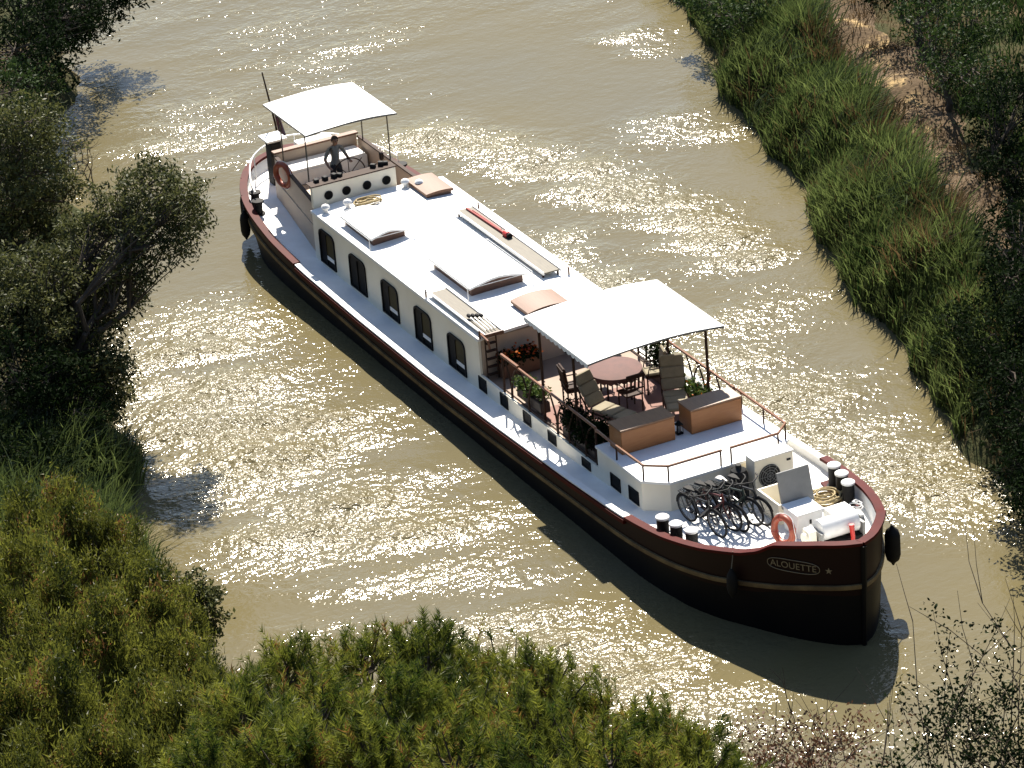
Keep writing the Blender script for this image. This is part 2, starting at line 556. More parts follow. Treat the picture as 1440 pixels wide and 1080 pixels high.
cr.color_ramp.elements[0].position = .36; cr.color_ramp.elements[0].color = (0.06, 0.033, 0.010, 1)
cr.color_ramp.elements[1].position = .66; cr.color_ramp.elements[1].color = (0.38, 0.26, 0.11, 1)
e = cr.color_ramp.elements.new(.57); e.color = (0.085, 0.05, 0.016, 1)
bm_ = nt.nodes.new("ShaderNodeBump"); bm_.inputs["Strength"].default_value = .7; bm_.inputs["Distance"].default_value = .05
for a in (n1, n2): nt.links.new(tc.outputs["Object"], a.inputs["Vector"])
nt.links.new(n1.outputs["Fac"], cr.inputs[0]); nt.links.new(cr.outputs[0], p.inputs["Base Color"])
nt.links.new(n2.outputs["Fac"], bm_.inputs["Height"]); nt.links.new(bm_.outputs[0], p.inputs["Normal"])
p.inputs["Roughness"].default_value = .95
tag(link("path", np_mesh("path", PV, Fq, m, smooth=True)), kind='structure')

# ------------------------------------------------------------------ canal water: real waves + ripples
# wave strength (world x, y, radius, gain): wind lanes, the barge's wake and bow wash
LANES = []


def lane(pts, rad, gain):
    for (x, y) in pts: LANES.append((x, y, rad, gain))


LANES_PTS = [(-7.5, -6.6, 1.3, 0.38), (-5.8, -5.6, 1.3, 0.38), (-8.9, -4.8, 1.3, 0.38), (-2.3, -6.2, 1.3, 0.38), (1.4, -6.6, 1.3, 0.38), (-1.2, -7.2, 1.3, 0.38), (-1.5, -5.6, 1.3, 0.38), (3.7, -6.4, 1.3, 0.38), (3.1, -8.6, 1.3, 0.38), (5.3, -5.3, 1.3, 0.38), (10.3, -6.1, 1.3, 0.38), (11.8, -5.5, 1.3, 0.38), (13.3, -4.9, 1.3, 0.38), (14.7, -4.4, 1.3, 0.38), (-5.3, -7.7, 1.3, 0.38), (-3.2, -7.3, 1.3, 0.38), (-16.5, 5.1, 0.8, 0.75), (-14.9, 5.9, 0.8, 0.75), (-13.3, 6.8, 0.8, 0.75), (-11.4, 7.1, 0.8, 0.75), (-9.8, 7.7, 0.8, 0.75), (-8.0, 8.1, 0.8, 0.75), (-6.1, 8.3, 0.8, 0.75), (-4.5, 8.2, 0.8, 0.75), (-5.7, 4.3, 0.5, 0.7), (-7.8, 4.8, 0.5, 0.7), (-7.0, 3.7, 0.5, 0.7), (-4.8, 4.4, 0.5, 0.7), (-0.3, 4.8, 1.1, 0.4), (1.7, 4.9, 1.1, 0.4), (3.6, 4.9, 1.1, 0.4), (5.8, 4.7, 1.1, 0.4), (4.2, 3.8, 1.1, 0.4), (7.8, 4.9, 1.1, 0.4), (8.7, 5.6, 1.1, 0.4), (9.5, 4.4, 1.1, 0.4), (10.2, 5.9, 1.1, 0.4), (-2.4, 7.6, 0.9, 0.2), (-0.6, 7.2, 0.9, 0.2), (-13.6, 10.1, 0.7, 0.3), (-13.3, 11.0, 0.7, 0.3), (-12.4, 11.7, 0.7, 0.3), (-19.7, 12.9, 0.7, 0.3), (-19.2, 13.6, 0.7, 0.3), (-23.8, 0.2, 1.0, 0.2), (-19.8, -0.6, 1.0, 0.2), (-21.4, 0.7, 1.0, 0.2), (-21.5, -1.2, 1.0, 0.2), (-26.8, 4.7, 1.0, 0.2), (-25.2, 7.2, 1.0, 0.2), (-23.2, 4.7, 1.0, 0.2), (-18.9, 9.4, 1.6, -0.17), (-22.1, 9.9, 1.6, -0.17), (-17.4, 10.5, 1.6, -0.17), (-16.3, 8.3, 1.6, -0.17), (-13.9, -2.7, 1.6, -0.17), (-11.9, -3.8, 1.6, -0.17), (-24.3, -2.2, 1.6, -0.17), (-25.9, -0.7, 1.6, -0.17), (0.8, 7.1, 1.2, -0.12), (-8.8, 10.7, 1.2, -0.12), (-4.9, 9.5, 1.2, -0.12), (6.0, -11.2, 1.2, -0.12), (2.5, -10.6, 1.2, -0.12), (11.4, 3.4, 0.9, -0.1), (13.1, 2.5, 0.9, -0.1), (14.2, 2.4, 0.9, -0.1)]
for (x, y, r_, g_) in LANES_PTS: LANES.append((x, y, r_, g_))
wx = axis_pts(-42, 26, 0.13, 700); wy = axis_pts(-17, 27, 0.13, 700)
XX, YY = np.meshgrid(wx, wy, indexing='ij')
amp = np.full(XX.shape, 0.22)
for (x, y, r_, g_) in LANES:
    amp = amp + g_ * np.exp(-((XX - x) ** 2 + (YY - y) ** 2) / (2 * r_ * r_))
uu = XX * 0.957 - YY * 0.29; vv = XX * 0.29 + YY * 0.957
rs = np.random.RandomState(4)
st = np.zeros(XX.shape)
for i in range(12):            # cat's-paws: streaks lying across the canal
    st += np.sin(uu * rs.uniform(.8, 4.5) + vv * rs.uniform(-.5, .5) + 1.2 * np.sin(vv * rs.uniform(.3, 1.1) + rs.uniform(0, 6)) + rs.uniform(0, 6.28))
amp = np.clip(amp * (1 + 0.085 * st), 0.10, 1.2)
rs = np.random.RandomState(11)
Zw = np.zeros(XX.shape)
base_ang = math.atan2(-0.29, 0.957)
for i in range(26):
    lam = 0.45 * (1.085 ** i) * rs.uniform(.9, 1.1)
    th = base_ang + 0.45 + rs.normal(0, 0.38)
    k = 2 * math.pi / lam
    slope = 0.042
    ph = k * (XX * math.cos(th) + YY * math.sin(th)) + rs.uniform(0, 6.28)
    gate = 0.55 + 0.45 * np.sin(XX * rs.uniform(.2, .6) + YY * rs.uniform(-.5, .5) + rs.uniform(0, 6.28))
    Zw += slope / k * np.sin(ph) * gate
inner = ((XX > -44) & (XX < 28) & (YY > -19) & (YY < 29))
Zw = np.where(inner, Zw * amp, 0)
nx, ny = XX.shape
V = np.stack([XX, YY, Zw], -1).reshape(-1, 3)
I = np.arange(nx * ny).reshape(nx, ny)
Fq = np.stack([I[:-1, :-1], I[1:, :-1], I[1:, 1:], I[:-1, 1:]], -1).reshape(-1, 4)
m, nt, p = new_mat("murky_canal_water")
tc = nt.nodes.new("ShaderNodeTexCoord")
mp = nt.nodes.new("ShaderNodeMapping")
mp.inputs["Rotation"].default_value = (0, 0, -(base_ang + 0.45))
mp.inputs["Scale"].default_value = (1.0, 0.75, 1.0)
nt.links.new(tc.outputs["Object"], mp.inputs[0])
at = nt.nodes.new("ShaderNodeAttribute"); at.attribute_name = "tint"
rA = nt.nodes.new("ShaderNodeTexNoise"); rA.inputs["Scale"].default_value = 3.1; rA.inputs["Detail"].default_value = 3.0; rA.inputs["Roughness"].default_value = .55
rB = nt.nodes.new("ShaderNodeTexNoise"); rB.inputs["Scale"].default_value = 8.5; rB.inputs["Detail"].default_value = 2.0
for a in (rA, rB): nt.links.new(mp.outputs[0], a.inputs["Vector"])
mul = nt.nodes.new("ShaderNodeMath"); mul.operation = 'MULTIPLY'; mul.inputs[1].default_value = 0.30
nt.links.new(rB.outputs["Fac"], mul.inputs[0])
add = nt.nodes.new("ShaderNodeMath"); add.operation = 'ADD'
nt.links.new(rA.outputs["Fac"], add.inputs[0]); nt.links.new(mul.outputs[0], add.inputs[1])
mul2 = nt.nodes.new("ShaderNodeMath"); mul2.operation = 'MULTIPLY'
nt.links.new(add.outputs[0], mul2.inputs[0]); nt.links.new(at.outputs["Fac"], mul2.inputs[1])
bp_ = nt.nodes.new("ShaderNodeBump"); bp_.inputs["Strength"].default_value = 1.0; bp_.inputs["Distance"].default_value = 0.17
nt.links.new(mul2.outputs[0], bp_.inputs["Height"]); nt.links.new(bp_.outputs[0], p.inputs["Normal"])
nC = nt.nodes.new("ShaderNodeTexNoise"); nC.inputs["Scale"].default_value = .16; nC.inputs["Detail"].default_value = 5
nt.links.new(tc.outputs["Object"], nC.inputs["Vector"])
cr = nt.nodes.new("ShaderNodeValToRGB")
cr.color_ramp.elements[0].position = .3; cr.color_ramp.elements[0].color = (0.126, 0.103, 0.047, 1)
cr.color_ramp.elements[1].position = .7; cr.color_ramp.elements[1].color = (0.117, 0.102, 0.060, 1)
nt.links.new(nC.outputs["Fac"], cr.inputs[0]); nt.links.new(cr.outputs[0], p.inputs["Base Color"])
mr = nt.nodes.new("ShaderNodeMapRange")      # ruffled water scatters the sun wider than calm water
mr.inputs[1].default_value = 0.30; mr.inputs[2].default_value = 0.85; mr.inputs[3].default_value = 0.075; mr.inputs[4].default_value = 0.25
nt.links.new(at.outputs["Fac"], mr.inputs[0]); nt.links.new(mr.outputs[0], p.inputs["Roughness"])
p.inputs["Specular Tint"].default_value = (1.0, 0.95, 0.82, 1)  # reflections tinted warm in the material, standing in for hazy warm light
p.inputs["IOR"].default_value = 1.333
p.inputs["Specular IOR Level"].default_value = 0.34
tag(link("canal_water", np_mesh("canal_water", V, Fq, m, tint=amp.ravel(), smooth=True)), kind='structure')

# ================================================================== the barge
PLAN = [(-14.95, 0), (-14.85, .55), (-14.5, 1.2), (-14, 1.65), (-13, 2.12), (-12, 2.36), (-10.5, 2.5), (-9, 2.55), (-4, 2.55), (2, 2.55), (6, 2.55), (9, 2.55), (10, 2.49), (10.9, 2.37), (11.6, 2.2), (12.4, 1.9), (13.2, 1.5), (13.8, 1.12), (14.3, .72), (14.65, .36), (14.82, 0)]
SHEER = np.array([(-15, 1.5), (-13, 1.33), (-10.3, 1.05), (-8, .93), (-5, .87), (-1, .86), (2.8, .98), (6.35, 1.13), (8.7, 1.27), (10.5, 1.43), (11.7, 1.60), (12.7, 1.80), (13.1, 1.95), (13.42, 2.18), (14.28, 2.36), (14.9, 2.44)])
DECK = np.array([(-15, 1.22), (-12, 1.12), (-9, .90), (-5, .83), (0, .82), (5, .93), (8.9, 1.10), (14.9, 1.25)])


def sheer(x): return float(np.interp(x, SHEER[:, 0], SHEER[:, 1]))


def deckz(x): return float(np.interp(x, DECK[:, 0], DECK[:, 1]))


def smooth_poly(P, it=2):
    P = [np.array(q, float) for q in P]
    for _ in range(it):
        Q = [P[0]]
        for a, b in zip(P[:-1], P[1:]):
            Q += [a * .75 + b * .25, a * .25 + b * .75]
        Q.append(P[-1]); P = Q
    return np.array(P)


HALF = smooth_poly(PLAN, 2)
# denser long side
_t = np.concatenate([[0], np.cumsum(np.hypot(*np.diff(HALF, axis=0).T))])
TL = _t[-1]
_s = np.unique(np.concatenate([np.linspace(0, 4.5, 26), np.linspace(4.5, TL - 7.5, 40), np.linspace(TL - 7.5, TL, 40)]))
HALF = np.stack([np.interp(_s, _t, HALF[:, 0]), np.interp(_s, _t, HALF[:, 1])], -1)
_t = _s


def hull_pt(t, z, side=-1, out=0.0):
    """point of the shell at plan arclength t (stern to stem) and height z"""
    x = np.interp(t, _t, HALF[:, 0]); y = np.interp(t, _t, HALF[:, 1])
    x2 = np.interp(min(t + .05, TL), _t, HALF[:, 0]); y2 = np.interp(min(t + .05, TL), _t, HALF[:, 1])
    x1 = np.interp(max(t - .05, 0), _t, HALF[:, 0]); y1 = np.interp(max(t - .05, 0), _t, HALF[:, 1])
    nx_, ny_ = -(y2 - y1), (x2 - x1)
    L = math.hypot(nx_, ny_) or 1
    nx_, ny_ = nx_ / L, ny_ / L
    if ny_ < 0: nx_, ny_ = -nx_, -ny_
    zz = min(max(z / sheer(x), -0.6), 1.0)
    k = (1 - zz)
    xs = x + (1.1 * k if x < -11 else 0) * min(1, max(0, (-11 - x) / 3)) - 0.10 * k * min(1, max(0, (x - 11) / 3))
    ys = y * (1 - 0.035 * k - 0.06 * k * min(1, max(0, (x - 11) / 3)))
    return Vector((xs + nx_ * out, side * (ys + ny_ * out), z))


barge = thing("canal_barge", "long white-roofed barge with dark maroon and black hull under way on the canal", "barge", (0, 0, 0))
NT = len(_t)
# --- hull shell: outside skin, black below the strake, maroon above
mb = MB()
fr = [-0.6, 0.0, 0.25, 0.5, 0.72, 1.0]
for side in (-1, 1):
    V = []; Fs = []; mi = []
    for i in range(NT):
        sh = sheer(HALF[i, 0])
        for f in fr:
            V.append(hull_pt(_t[i], f * sh if f >= 0 else -0.7, side))
    n6 = len(fr)
    for j in range(n6 - 1):
        q = [(i * n6 + j, (i + 1) * n6 + j, (i + 1) * n6 + j + 1, i * n6 + j + 1) for i in range(NT - 1)]
        mb.add(V if j == 0 else [], [], 0)
        base = len(mb.v) - len(V)
        for f in q:
            mb.f.append(tuple(a + base for a in f)); mb.m.append(0 if j < 3 else 1)
hull = mb.build("hull", [MT['black'], MT['maroon']], barge, True)
# --- bulwark inner skin (white), deck to gunwale
mb = MB()
for side in (-1, 1):
    V = []; Fs = []
    for i in range(NT):
        x = HALF[i, 0]
        V.append(hull_pt(_t[i], deckz(x) - .02, side, -0.11)); V.append(hull_pt(_t[i], sheer(x) + .001, side, -0.11))
    mb.add(V, [(2 * i, 2 * i + 2, 2 * i + 3, 2 * i + 1) for i in range(NT - 1)])
mb.build("bulwark", MT['white'], barge, True)
# --- deck
V = []; Fs = []
for i in range(NT):
    x = HALF[i, 0]
    a = hull_pt(_t[i], deckz(x), -1, -0.06); b = hull_pt(_t[i], deckz(x), 1, -0.06)
    a.y = min(a.y, 0); b.y = max(b.y, 0)
    V += [a, b]
mb = MB(); mb.add(V, [(2 * i, 2 * i + 2, 2 * i + 3, 2 * i + 1) for i in range(NT - 1)])
mb.build("deck", MT['white'], barge)


def along(t0, t1, zf, w_in, w_out, h, name, mat, side, step=0.22):
    """bar of rectangular section that follows the shell"""
    n = max(2, int((t1 - t0) / step))
    mb = MB(); V = []
    for i in range(n + 1):
        t = t0 + (t1 - t0) * i / n
        x = np.interp(t, _t, HALF[:, 0]); z = zf(x)
        for o, dz in ((-w_in, -h / 2), (w_out, -h / 2), (w_out + .008, 0), (w_out, h / 2), (-w_in, h / 2)):
            q = hull_pt(t, z, side, o); q.z = z + dz
            V.append(q)
    k = 5
    Fs = [(i * k + j, i * k + (j + 1) % k, (i + 1) * k + (j + 1) % k, (i + 1) * k + j) for i in range(n) for j in range(k)]
    Fs += [tuple(range(k)), tuple(n * k + j for j in range(k))[::-1]]
    mb.add(V, Fs)
    return mb.build(name, mat, barge, True)


def t_of_x(x): return float(np.interp(x, HALF[:, 0], _t))


STR = np.array([(-15, .95), (-12, .78), (-8, .55), (-4, .44), (0, .43), (4, .55), (8.5, .74), (10.5, .88), (12, 1.0), (13.5, 1.22), (14.2, 1.36), (14.9, 1.46)])
strz = lambda x: float(np.interp(x, STR[:, 0], STR[:, 1]))
for side in (-1, 1):
    along(0, t_of_x(-8.7), lambda x: sheer(x) + .025, .15, .05, .07, "cap_rail", MT['maroon_cap'], side)
    along(t_of_x(9.0), TL, lambda x: sheer(x) + .025, .15, .05, .07, "cap_rail", MT['maroon_cap'], side, .12)
    along(t_of_x(-8.68), t_of_x(8.98), lambda x: sheer(x) + .015, .13, .02, .04, "gunwale_coping", MT['whitemetal'], side)
    along(t_of_x(-8.68), t_of_x(8.98), lambda x: sheer(x) - .075, .02, .06, .10, "rubbing_rail", MT['maroon_cap'], side)
    along(0.3, TL - .02, strz, .02, .055, .10, "rubbing_strake", MT['stripe'], side)
mb = MB(); mb.tube([(14.86, 0, 2.42), (14.83, 0, 1.6), (14.80, 0, .8), (14.74, 0, 0), (14.6, 0, -.6)], [.06, .06, .055, .05, .05], 8)
mb.build("stem_post", MT['black'], barge, True)

# --- name plate on the bow, bent to the shell
NAME_T, NAME_Z = t_of_x(13.80), 1.80


def on_shell(pts2, out, side=-1):
    return [hull_pt(min(NAME_T + px, TL - .01), NAME_Z + pz, side, out) for px, pz in pts2]


cu = bpy.data.curves.new("letters", 'FONT')
cu.body = "ALOUETTE"; cu.size = 0.215; cu.align_x = 'CENTER'; cu.align_y = 'CENTER'; cu.space_character = 1.02
to = bpy.data.objects.new("letters", cu); COL.objects.link(to)
bpy.context.view_layer.update()
dg = bpy.context.evaluated_depsgraph_get()
tme = bpy.data.meshes.new_from_object(to.evaluated_get(dg))
bpy.data.objects.remove(to)
V = on_shell([(v.co.x, v.co.y) for v in tme.vertices], .022)
mb = MB(); mb.add(V, [tuple(pp.vertices) for pp in tme.polygons]); mb.build("name_lettering", MT['gold'], barge)
oval = [(.60 * math.copysign(abs(math.cos(a)) ** .55, math.cos(a)), .145 * math.copysign(abs(math.sin(a)) ** .8, math.sin(a))) for a in np.linspace(0, 2 * math.pi, 57)[:-1]]
mb = MB(); mb.tube(on_shell(oval, .018), .009, 6, closed=True); mb.build("name_border", MT['gold'], barge)
star = []
for i in range(10):
    a = math.pi / 2 + i * math.pi / 5; r_ = .085 if i % 2 == 0 else .034
    star.append((.80 + r_ * math.cos(a), r_ * math.sin(a)))
V = on_shell(star + [(.80, 0)], .02)
mb = MB(); mb.add(V, [(i, (i + 1) % 10, 10) for i in range(10)]); mb.build("bow_star", MT['gold'], barge)

# --- main deckhouse -------------------------------------------------------
XA, XF, WY = -8.95, 0.52, 1.84


def ywall(y0, y1, x0, x1, z1, name, mat, zf=deckz):
    mb = MB()
    n = 24
    V = []
    for i in range(n + 1):
        x = x0 + (x1 - x0) * i / n
        V += [(x, y0, zf(x) - .03), (x, y1, zf(x) - .03), (x, y1, z1), (x, y0, z1)]
    Fs = [(i * 4 + j, i * 4 + (j + 1) % 4, i * 4 + 4 + (j + 1) % 4, i * 4 + 4 + j) for i in range(n) for j in range(4)]
    Fs += [(0, 1, 2, 3), (n * 4 + 3, n * 4 + 2, n * 4 + 1, n * 4)]
    mb.add(V, Fs)
    return mb.build(name, mat, barge)


def arch(x0, x1, z0, z1, n=8, r=.17):
    """outline in x,z with rounded top corners"""
    P = [(x0, z0), (x1, z0)]
    rz_ = min(r, (z1 - z0) * .45); rx = min((x1 - x0) * .48, r * 1.2)
    for i in range(n + 1):
        a = math.pi / 2 * i / n
        P.append((x1 - rx + rx * math.cos(a), z1 - rz_ + rz_ * math.sin(a)))
    for i in range(n + 1):
        a = math.pi / 2 + math.pi / 2 * i / n
        P.append((x0 + rx + rx * math.cos(a), z1 - rz_ + rz_ * math.sin(a)))
    return P


def plate(outline, y0, y1, name, mat, parent):
    mb = MB(); n = len(outline)
    V = [(x, y0, z) for x, z in outline] + [(x, y1, z) for x, z in outline]
    mb.add(V, [tuple(range(n)), tuple(range(n, 2 * n))[::-1]] + [(i, (i + 1) % n, n + (i + 1) % n, n + i) for i in range(n)])
    return mb.build(name, mat, parent)


def frame_ring(outer, inner, y0, y1, name, mat, parent):
    mb = MB(); n = len(outer)
    V = [(x, y0, z) for x, z in outer] + [(x, y0, z) for x, z in inner] + [(x, y1, z) for x, z in outer] + [(x, y1, z) for x, z in inner]
    Fs = []
    for i in range(n):
        j = (i + 1) % n
        Fs += [(i, j, n + j, n + i), (2 * n + i, 3 * n + i, 3 * n + j, 2 * n + j), (i, 2 * n + i, 2 * n + j, j), (n + i, n + j, 3 * n + j, 3 * n + i)]
    mb.add(V, Fs)
    return mb.build(name, mat, parent)


for sd in (-1, 1):
    ywall(sd * (WY - .06), sd * WY, XA, XF, 2.16, "cabin_wall", MT['cream'])
mb = MB(); mb.box((XF - .03, 0, 1.62), (.06, 3.54, 1.08)); mb.build("cabin_front_wall", MT['beige'], barge)
mb = MB(); mb.box((XA + .03, 0, 1.62), (.06, 3.54, 1.08)); mb.build("cabin_rear_wall", MT['cream'], barge)


def camber_roof(x0, x1, hw, z, crown, th, name, mat, nx=12, ny=14, over=0.0):
    rows = []
    for i in range(nx + 1):
        x = x0 + (x1 - x0) * i / nx
        rows.append([(x, y, z - crown * (y / hw) ** 2) for y in np.linspace(-hw, hw, ny + 1)])
    mb = MB(); mb.sheet(rows, th)
    return mb.build(name, mat, barge, True)


camber_roof(XA, XF + .04, WY + .035, 2.29, .07, .07, "cabin_roof", MT['white'])
# roof seams
for y in (-.42, .78):
    mb = MB(); mb.tube([(XA + .3, y, 2.29 - .07 * (y / 1.87) ** 2 + .004), (-6.6, y, 2.29 - .07 * (y / 1.87) ** 2 + .004)], .008, 5)
    mb.build("roof_seam", MT['greymetal'], barge)

big = [(-8.58, -7.66, .96, 1.90), (-6.78, -5.82, .94, 1.86), (-4.90, -3.95, .92, 1.84), (-3.03, -2.09, .90, 1.82), (-1.19, -.25, .90, 1.80)]
for sd in (-1, 1):
    for i, (x0, x1, z0, z1) in enumerate(big):
        y = sd * WY
        w = frame_ring(arch(x0, x1, z0, z1), arch(x0 + .04, x1 - .04, z0 + .04, z1 - .04), y - sd * .03, y + sd * .035, "window", MT['frame'], barge)
        xm = x0 + (x1 - x0) * .46
        if i == 1:
            plate(arch(x0 + .04, x1 - .04, z0 + .04, z1 - .04), y + sd * .004, y + sd * .012, "pane", MT['glass'], w)
            mb = MB(); mb.box(((x0 + x1) / 2, y + sd * .022, (z0 + z1) / 2 - .03), (.04, .03, z1 - z0 - .16)); mb.build("mullion", MT['frame'], w)
        else:
            plate(arch(x0 + .04, x1 - .04, z0 + .04, z1 - .04), y + sd * .004, y + sd * .010, "pane", MT['glass'], w)
            plate(arch(xm, x1 - .05, z0 + .30, z1 - .05, r=.15), y + sd * .012, y + sd * .018, "olive_reflection", MT['olive'], w)  # painted olive reflection on the forward half of the pane
            mb = MB(); mb.box(((xm + x1 - .05) / 2, y + sd * .020, z0 + .25), (x1 - .05 - xm, .016, .10)); mb.build("sash_bar", MT['whitemetal'], w)
            mb = MB(); mb.box((xm, y + sd * .022, (z0 + z1) / 2 - .03), (.035, .03, z1 - z0 - .14)); mb.build("mullion", MT['frame'], w)

# --- low forward house with the terrace, and the raised foredeck ---------------
XT = 6.42
for sd in (-1, 1):
    ywall(sd * (WY - .06), sd * WY, XF + .001, XT, 1.27, "terrace_side", MT['cream'])
rows = [[(x, y, 1.20) for y in np.linspace(-1.775, 1.775, 5)] for x in np.linspace(XF + .01, XT, 7)]
mb = MB(); mb.sheet(rows, .05); mb.build("terrace_floor", MT['floor'], barge)
mb = MB(); mb.box((4.55, 0.02, 1.212), (3.3, 3.2, .016)); mb.build("terrace_red_area", MT['redfloor'], barge)  # thin redder sheet over the middle and fore floor
FD = [(XT, -WY), (8.50, -WY), (8.93, -1.36), (8.93, 1.45), (8.55, WY), (XT, WY)]
mb = MB(); mb.prism(FD, lambda x, y: deckz(x) - .03, 1.76); mb.build("foredeck_house", MT['cream'], barge)
FD2 = [(XT - .03, -WY - .03), (8.52, -WY - .03), (8.97, -1.38), (8.97, 1.47), (8.57, WY + .03), (XT - .03, WY + .03)]
mb = MB(); mb.prism(FD2, 1.762, 1.82); mb.build("foredeck_top", MT['white'], barge)
small = [(.40, .80), (1.53, 1.92), (2.71, 3.10), (3.96, 4.37), (5.63, 6.05), (7.02, 7.48), (7.88, 8.34)]
smz = [(.70, 1.00), (.75, 1.04), (.75, 1.04), (.80, 1.08), (.84, 1.11), (1.0, 1.29), (1.05, 1.40)]
for sd in (-1, 1):
    for (x0, x1), (z0, z1) in zip(small, smz):
        z0 = deckz((x0 + x1) / 2) + .05; z1 = min(z0 + .34, 1.235 if x1 < XT else 1.6)
        y = sd * WY
        w = frame_ring([(x0, z0), (x1, z0), (x1, z1), (x0, z1)], [(x0 + .035, z0 + .035), (x1 - .035, z0 + .035), (x1 - .035, z1 - .035), (x0 + .035, z1 - .035)], y - sd * .02, y + sd * .022, "window", MT['frame'], barge)
        plate([(x0 + .03, z0 + .03), (x1 - .03, z0 + .03), (x1 - .03, z1 - .03), (x0 + .03, z1 - .03)], y + sd * .003, y + sd * .009, "pane", MT['glass'], w)

# companionway door and corner steps in the cabin front
mb = MB(); mb.box((XF + .012, .72, 1.72), (.05, .66, .96)); dr = mb.build("door", MT['frame'], barge)
mb = MB(); mb.box((XF + .05, .95, 1.75), (.03, .05, .12)); mb.build("handle", MT['chrome'], dr)
mb = MB()
for i in range(5): mb.box((.75, -1.62, 1.34 + i * .2), (.10, .26, .03))
mb.tube([(.72, -1.75, 1.22), (.72, -1.75, 2.3)], .02, 6); mb.tube([(.78, -1.49, 1.22), (.78, -1.49, 2.3)], .02, 6)
mb.build("roof_ladder", MT['darkwood'], barge)
mb = MB(); mb.tube([(XF + .02, -1.78, 2.34), (.95, -1.78, 2.30), (1.02, -1.78, 2.12)], .03, 8); mb.build("handrail", MT['rail'], barge)

# --- railings: wooden cap rails on dark posts with forked struts
def rail_run(pts, name="handrail", r=.032):
    mb = MB(); mb.tube(pts, r, 8); return mb.build(name, MT['rail'], barge, True)


def post(x, y, z0, z1, r=.022, name="rail_post"):
    mb = MB(); mb.tube([(x, y, z0), (x + .01, y, (z0 + z1) / 2), (x, y, z1)], r, 7); return mb.build(name, MT['darkwood'], barge, True)


def fork(x, y, z0, z1, s):
    """bent strut that splits under the rail"""
    mb = MB()
    mb.tube([(x, y, z0), (x + .02 * s, y, z0 + .3), (x + .08 * s, y, z0 + .55), (x + .22 * s, y, z0 + .78), (x + .42 * s, y, z1)], [.034, .032, .026, .022, .02], 6)
    mb.tube([(x + .02 * s, y, z0 + .28), (x - .06 * s, y, z0 + .55), (x - .20 * s, y, z0 + .8), (x - .28 * s, y, z1)], [.028, .025, .022, .02], 6)
    return mb.build("rail_strut", MT['darkwood'], barge, True)


for sd in (-1, 1):
    y = sd * 1.78
    rail_run([(1.62, y, 2.21), (2.48, y, 2.22)], r=.042)
    rail_run([(2.48, y, 2.19), (4.4, y, 2.20), (6.3, y, 2.20), (6.34, y, 2.10)])
    mb = MB(); mb.tube([(1.62, y, 1.34), (6.3, y, 1.34)], .02, 6); mb.build("lower_rail", MT['darkwood'], barge)
    for x in (1.66, 6.28): post(x, y, 1.26, 2.2, .03)
    for x, s in ((2.05, 1), (2.95, -1), (4.35, 1), (4.95, -1), (5.75, 1)): fork(x, y, 1.24, 2.18, s)
rail_run([(6.36, -1.80, 2.18), (7.25, -1.82, 2.19), (8.55, -1.80, 2.20), (8.90, -1.36, 2.20), (8.90, -.02, 2.20)])
rail_run([(8.90, .20, 2.20), (8.90, 1.42, 2.20), (8.56, 1.80, 2.20), (6.40, 1.80, 2.20)])
for x, y in ((7.3, -1.80), (8.52, -1.79), (8.88, -1.36), (8.88, -.04), (8.88, .22), (8.88, 1.42), (8.56, 1.79), (7.6, 1.79), (6.6, 1.79)): post(x, y, 1.81, 2.2)

# --- main awning over the terrace
def awning(x0, x1, hw, z, crown, posts, scallop, name="awning", sag=.03, zp=3.6, pr=.035, pz=1.2, pm_=None):
    rows = []
    nxx, nyy = 16, 18
    for i in range(nxx + 1):
        a = i / nxx; x = x0 + (x1 - x0) * a
        row = []
        for j in range(nyy + 1):
            b = -1 + 2 * j / nyy
            zz = z - crown * b * b - sag * math.sin(math.pi * a) * (1 - abs(b)) + .012 * math.sin(a * 19 + b * 3) * (1 - b * b)
            row.append((x, hw * b, zz))
        rows.append(row)
    mb = MB(); mb.sheet(rows, .018); o = mb.build(name, MT['canvas'], barge, True)
    mb = MB()
    for e_x in (x0, x1):
        mb.tube([(e_x, hw * b, z - .03 - crown * b * b) for b in np.linspace(-1, 1, 11)], .018, 6)
    for sd in (-1, 1):
        mb.tube([(x0, sd * hw, z - .03 - crown), (x1, sd * hw, z - .03 - crown)], .018, 6)
    mb.build("awning_frame", MT['rack'], barge)
    if scallop:
        for sd in (-1, 1):
            n = 64; V = []
            for i in range(n + 1):
                a = i / n; x = x0 + (x1 - x0) * a
                h = .07 + .06 * abs(math.sin(a * math.pi * 15))
                yy = sd * (hw + .012)
                V += [(x, yy, z - crown - .002), (x, yy, z - crown - h), (x, yy + sd * .006, z - crown - h), (x, yy + sd * .006, z - crown - .002)]
            mb = MB(); mb.add(V, [(i * 4 + j, i * 4 + 4 + j, i * 4 + 4 + (j + 1) % 4, i * 4 + (j + 1) % 4) for i in range(n) for j in range(4)])
            mb.build("valance", MT['canvas'], barge)
    for (x, y) in posts:
        mb = MB(); mb.tube([(x, y, pz), (x + .015, y, (pz + zp) / 2), (x, y, zp)], pr, 8); mb.build("awning_post", pm_ or MT['darkwood'], barge, True)
    return o


awning(2.92, 6.06, 1.73, 3.77, .10, [(3.55, -1.69), (5.22, -1.69), (3.35, 1.69), (5.25, 1.69)], True, zp=3.66)

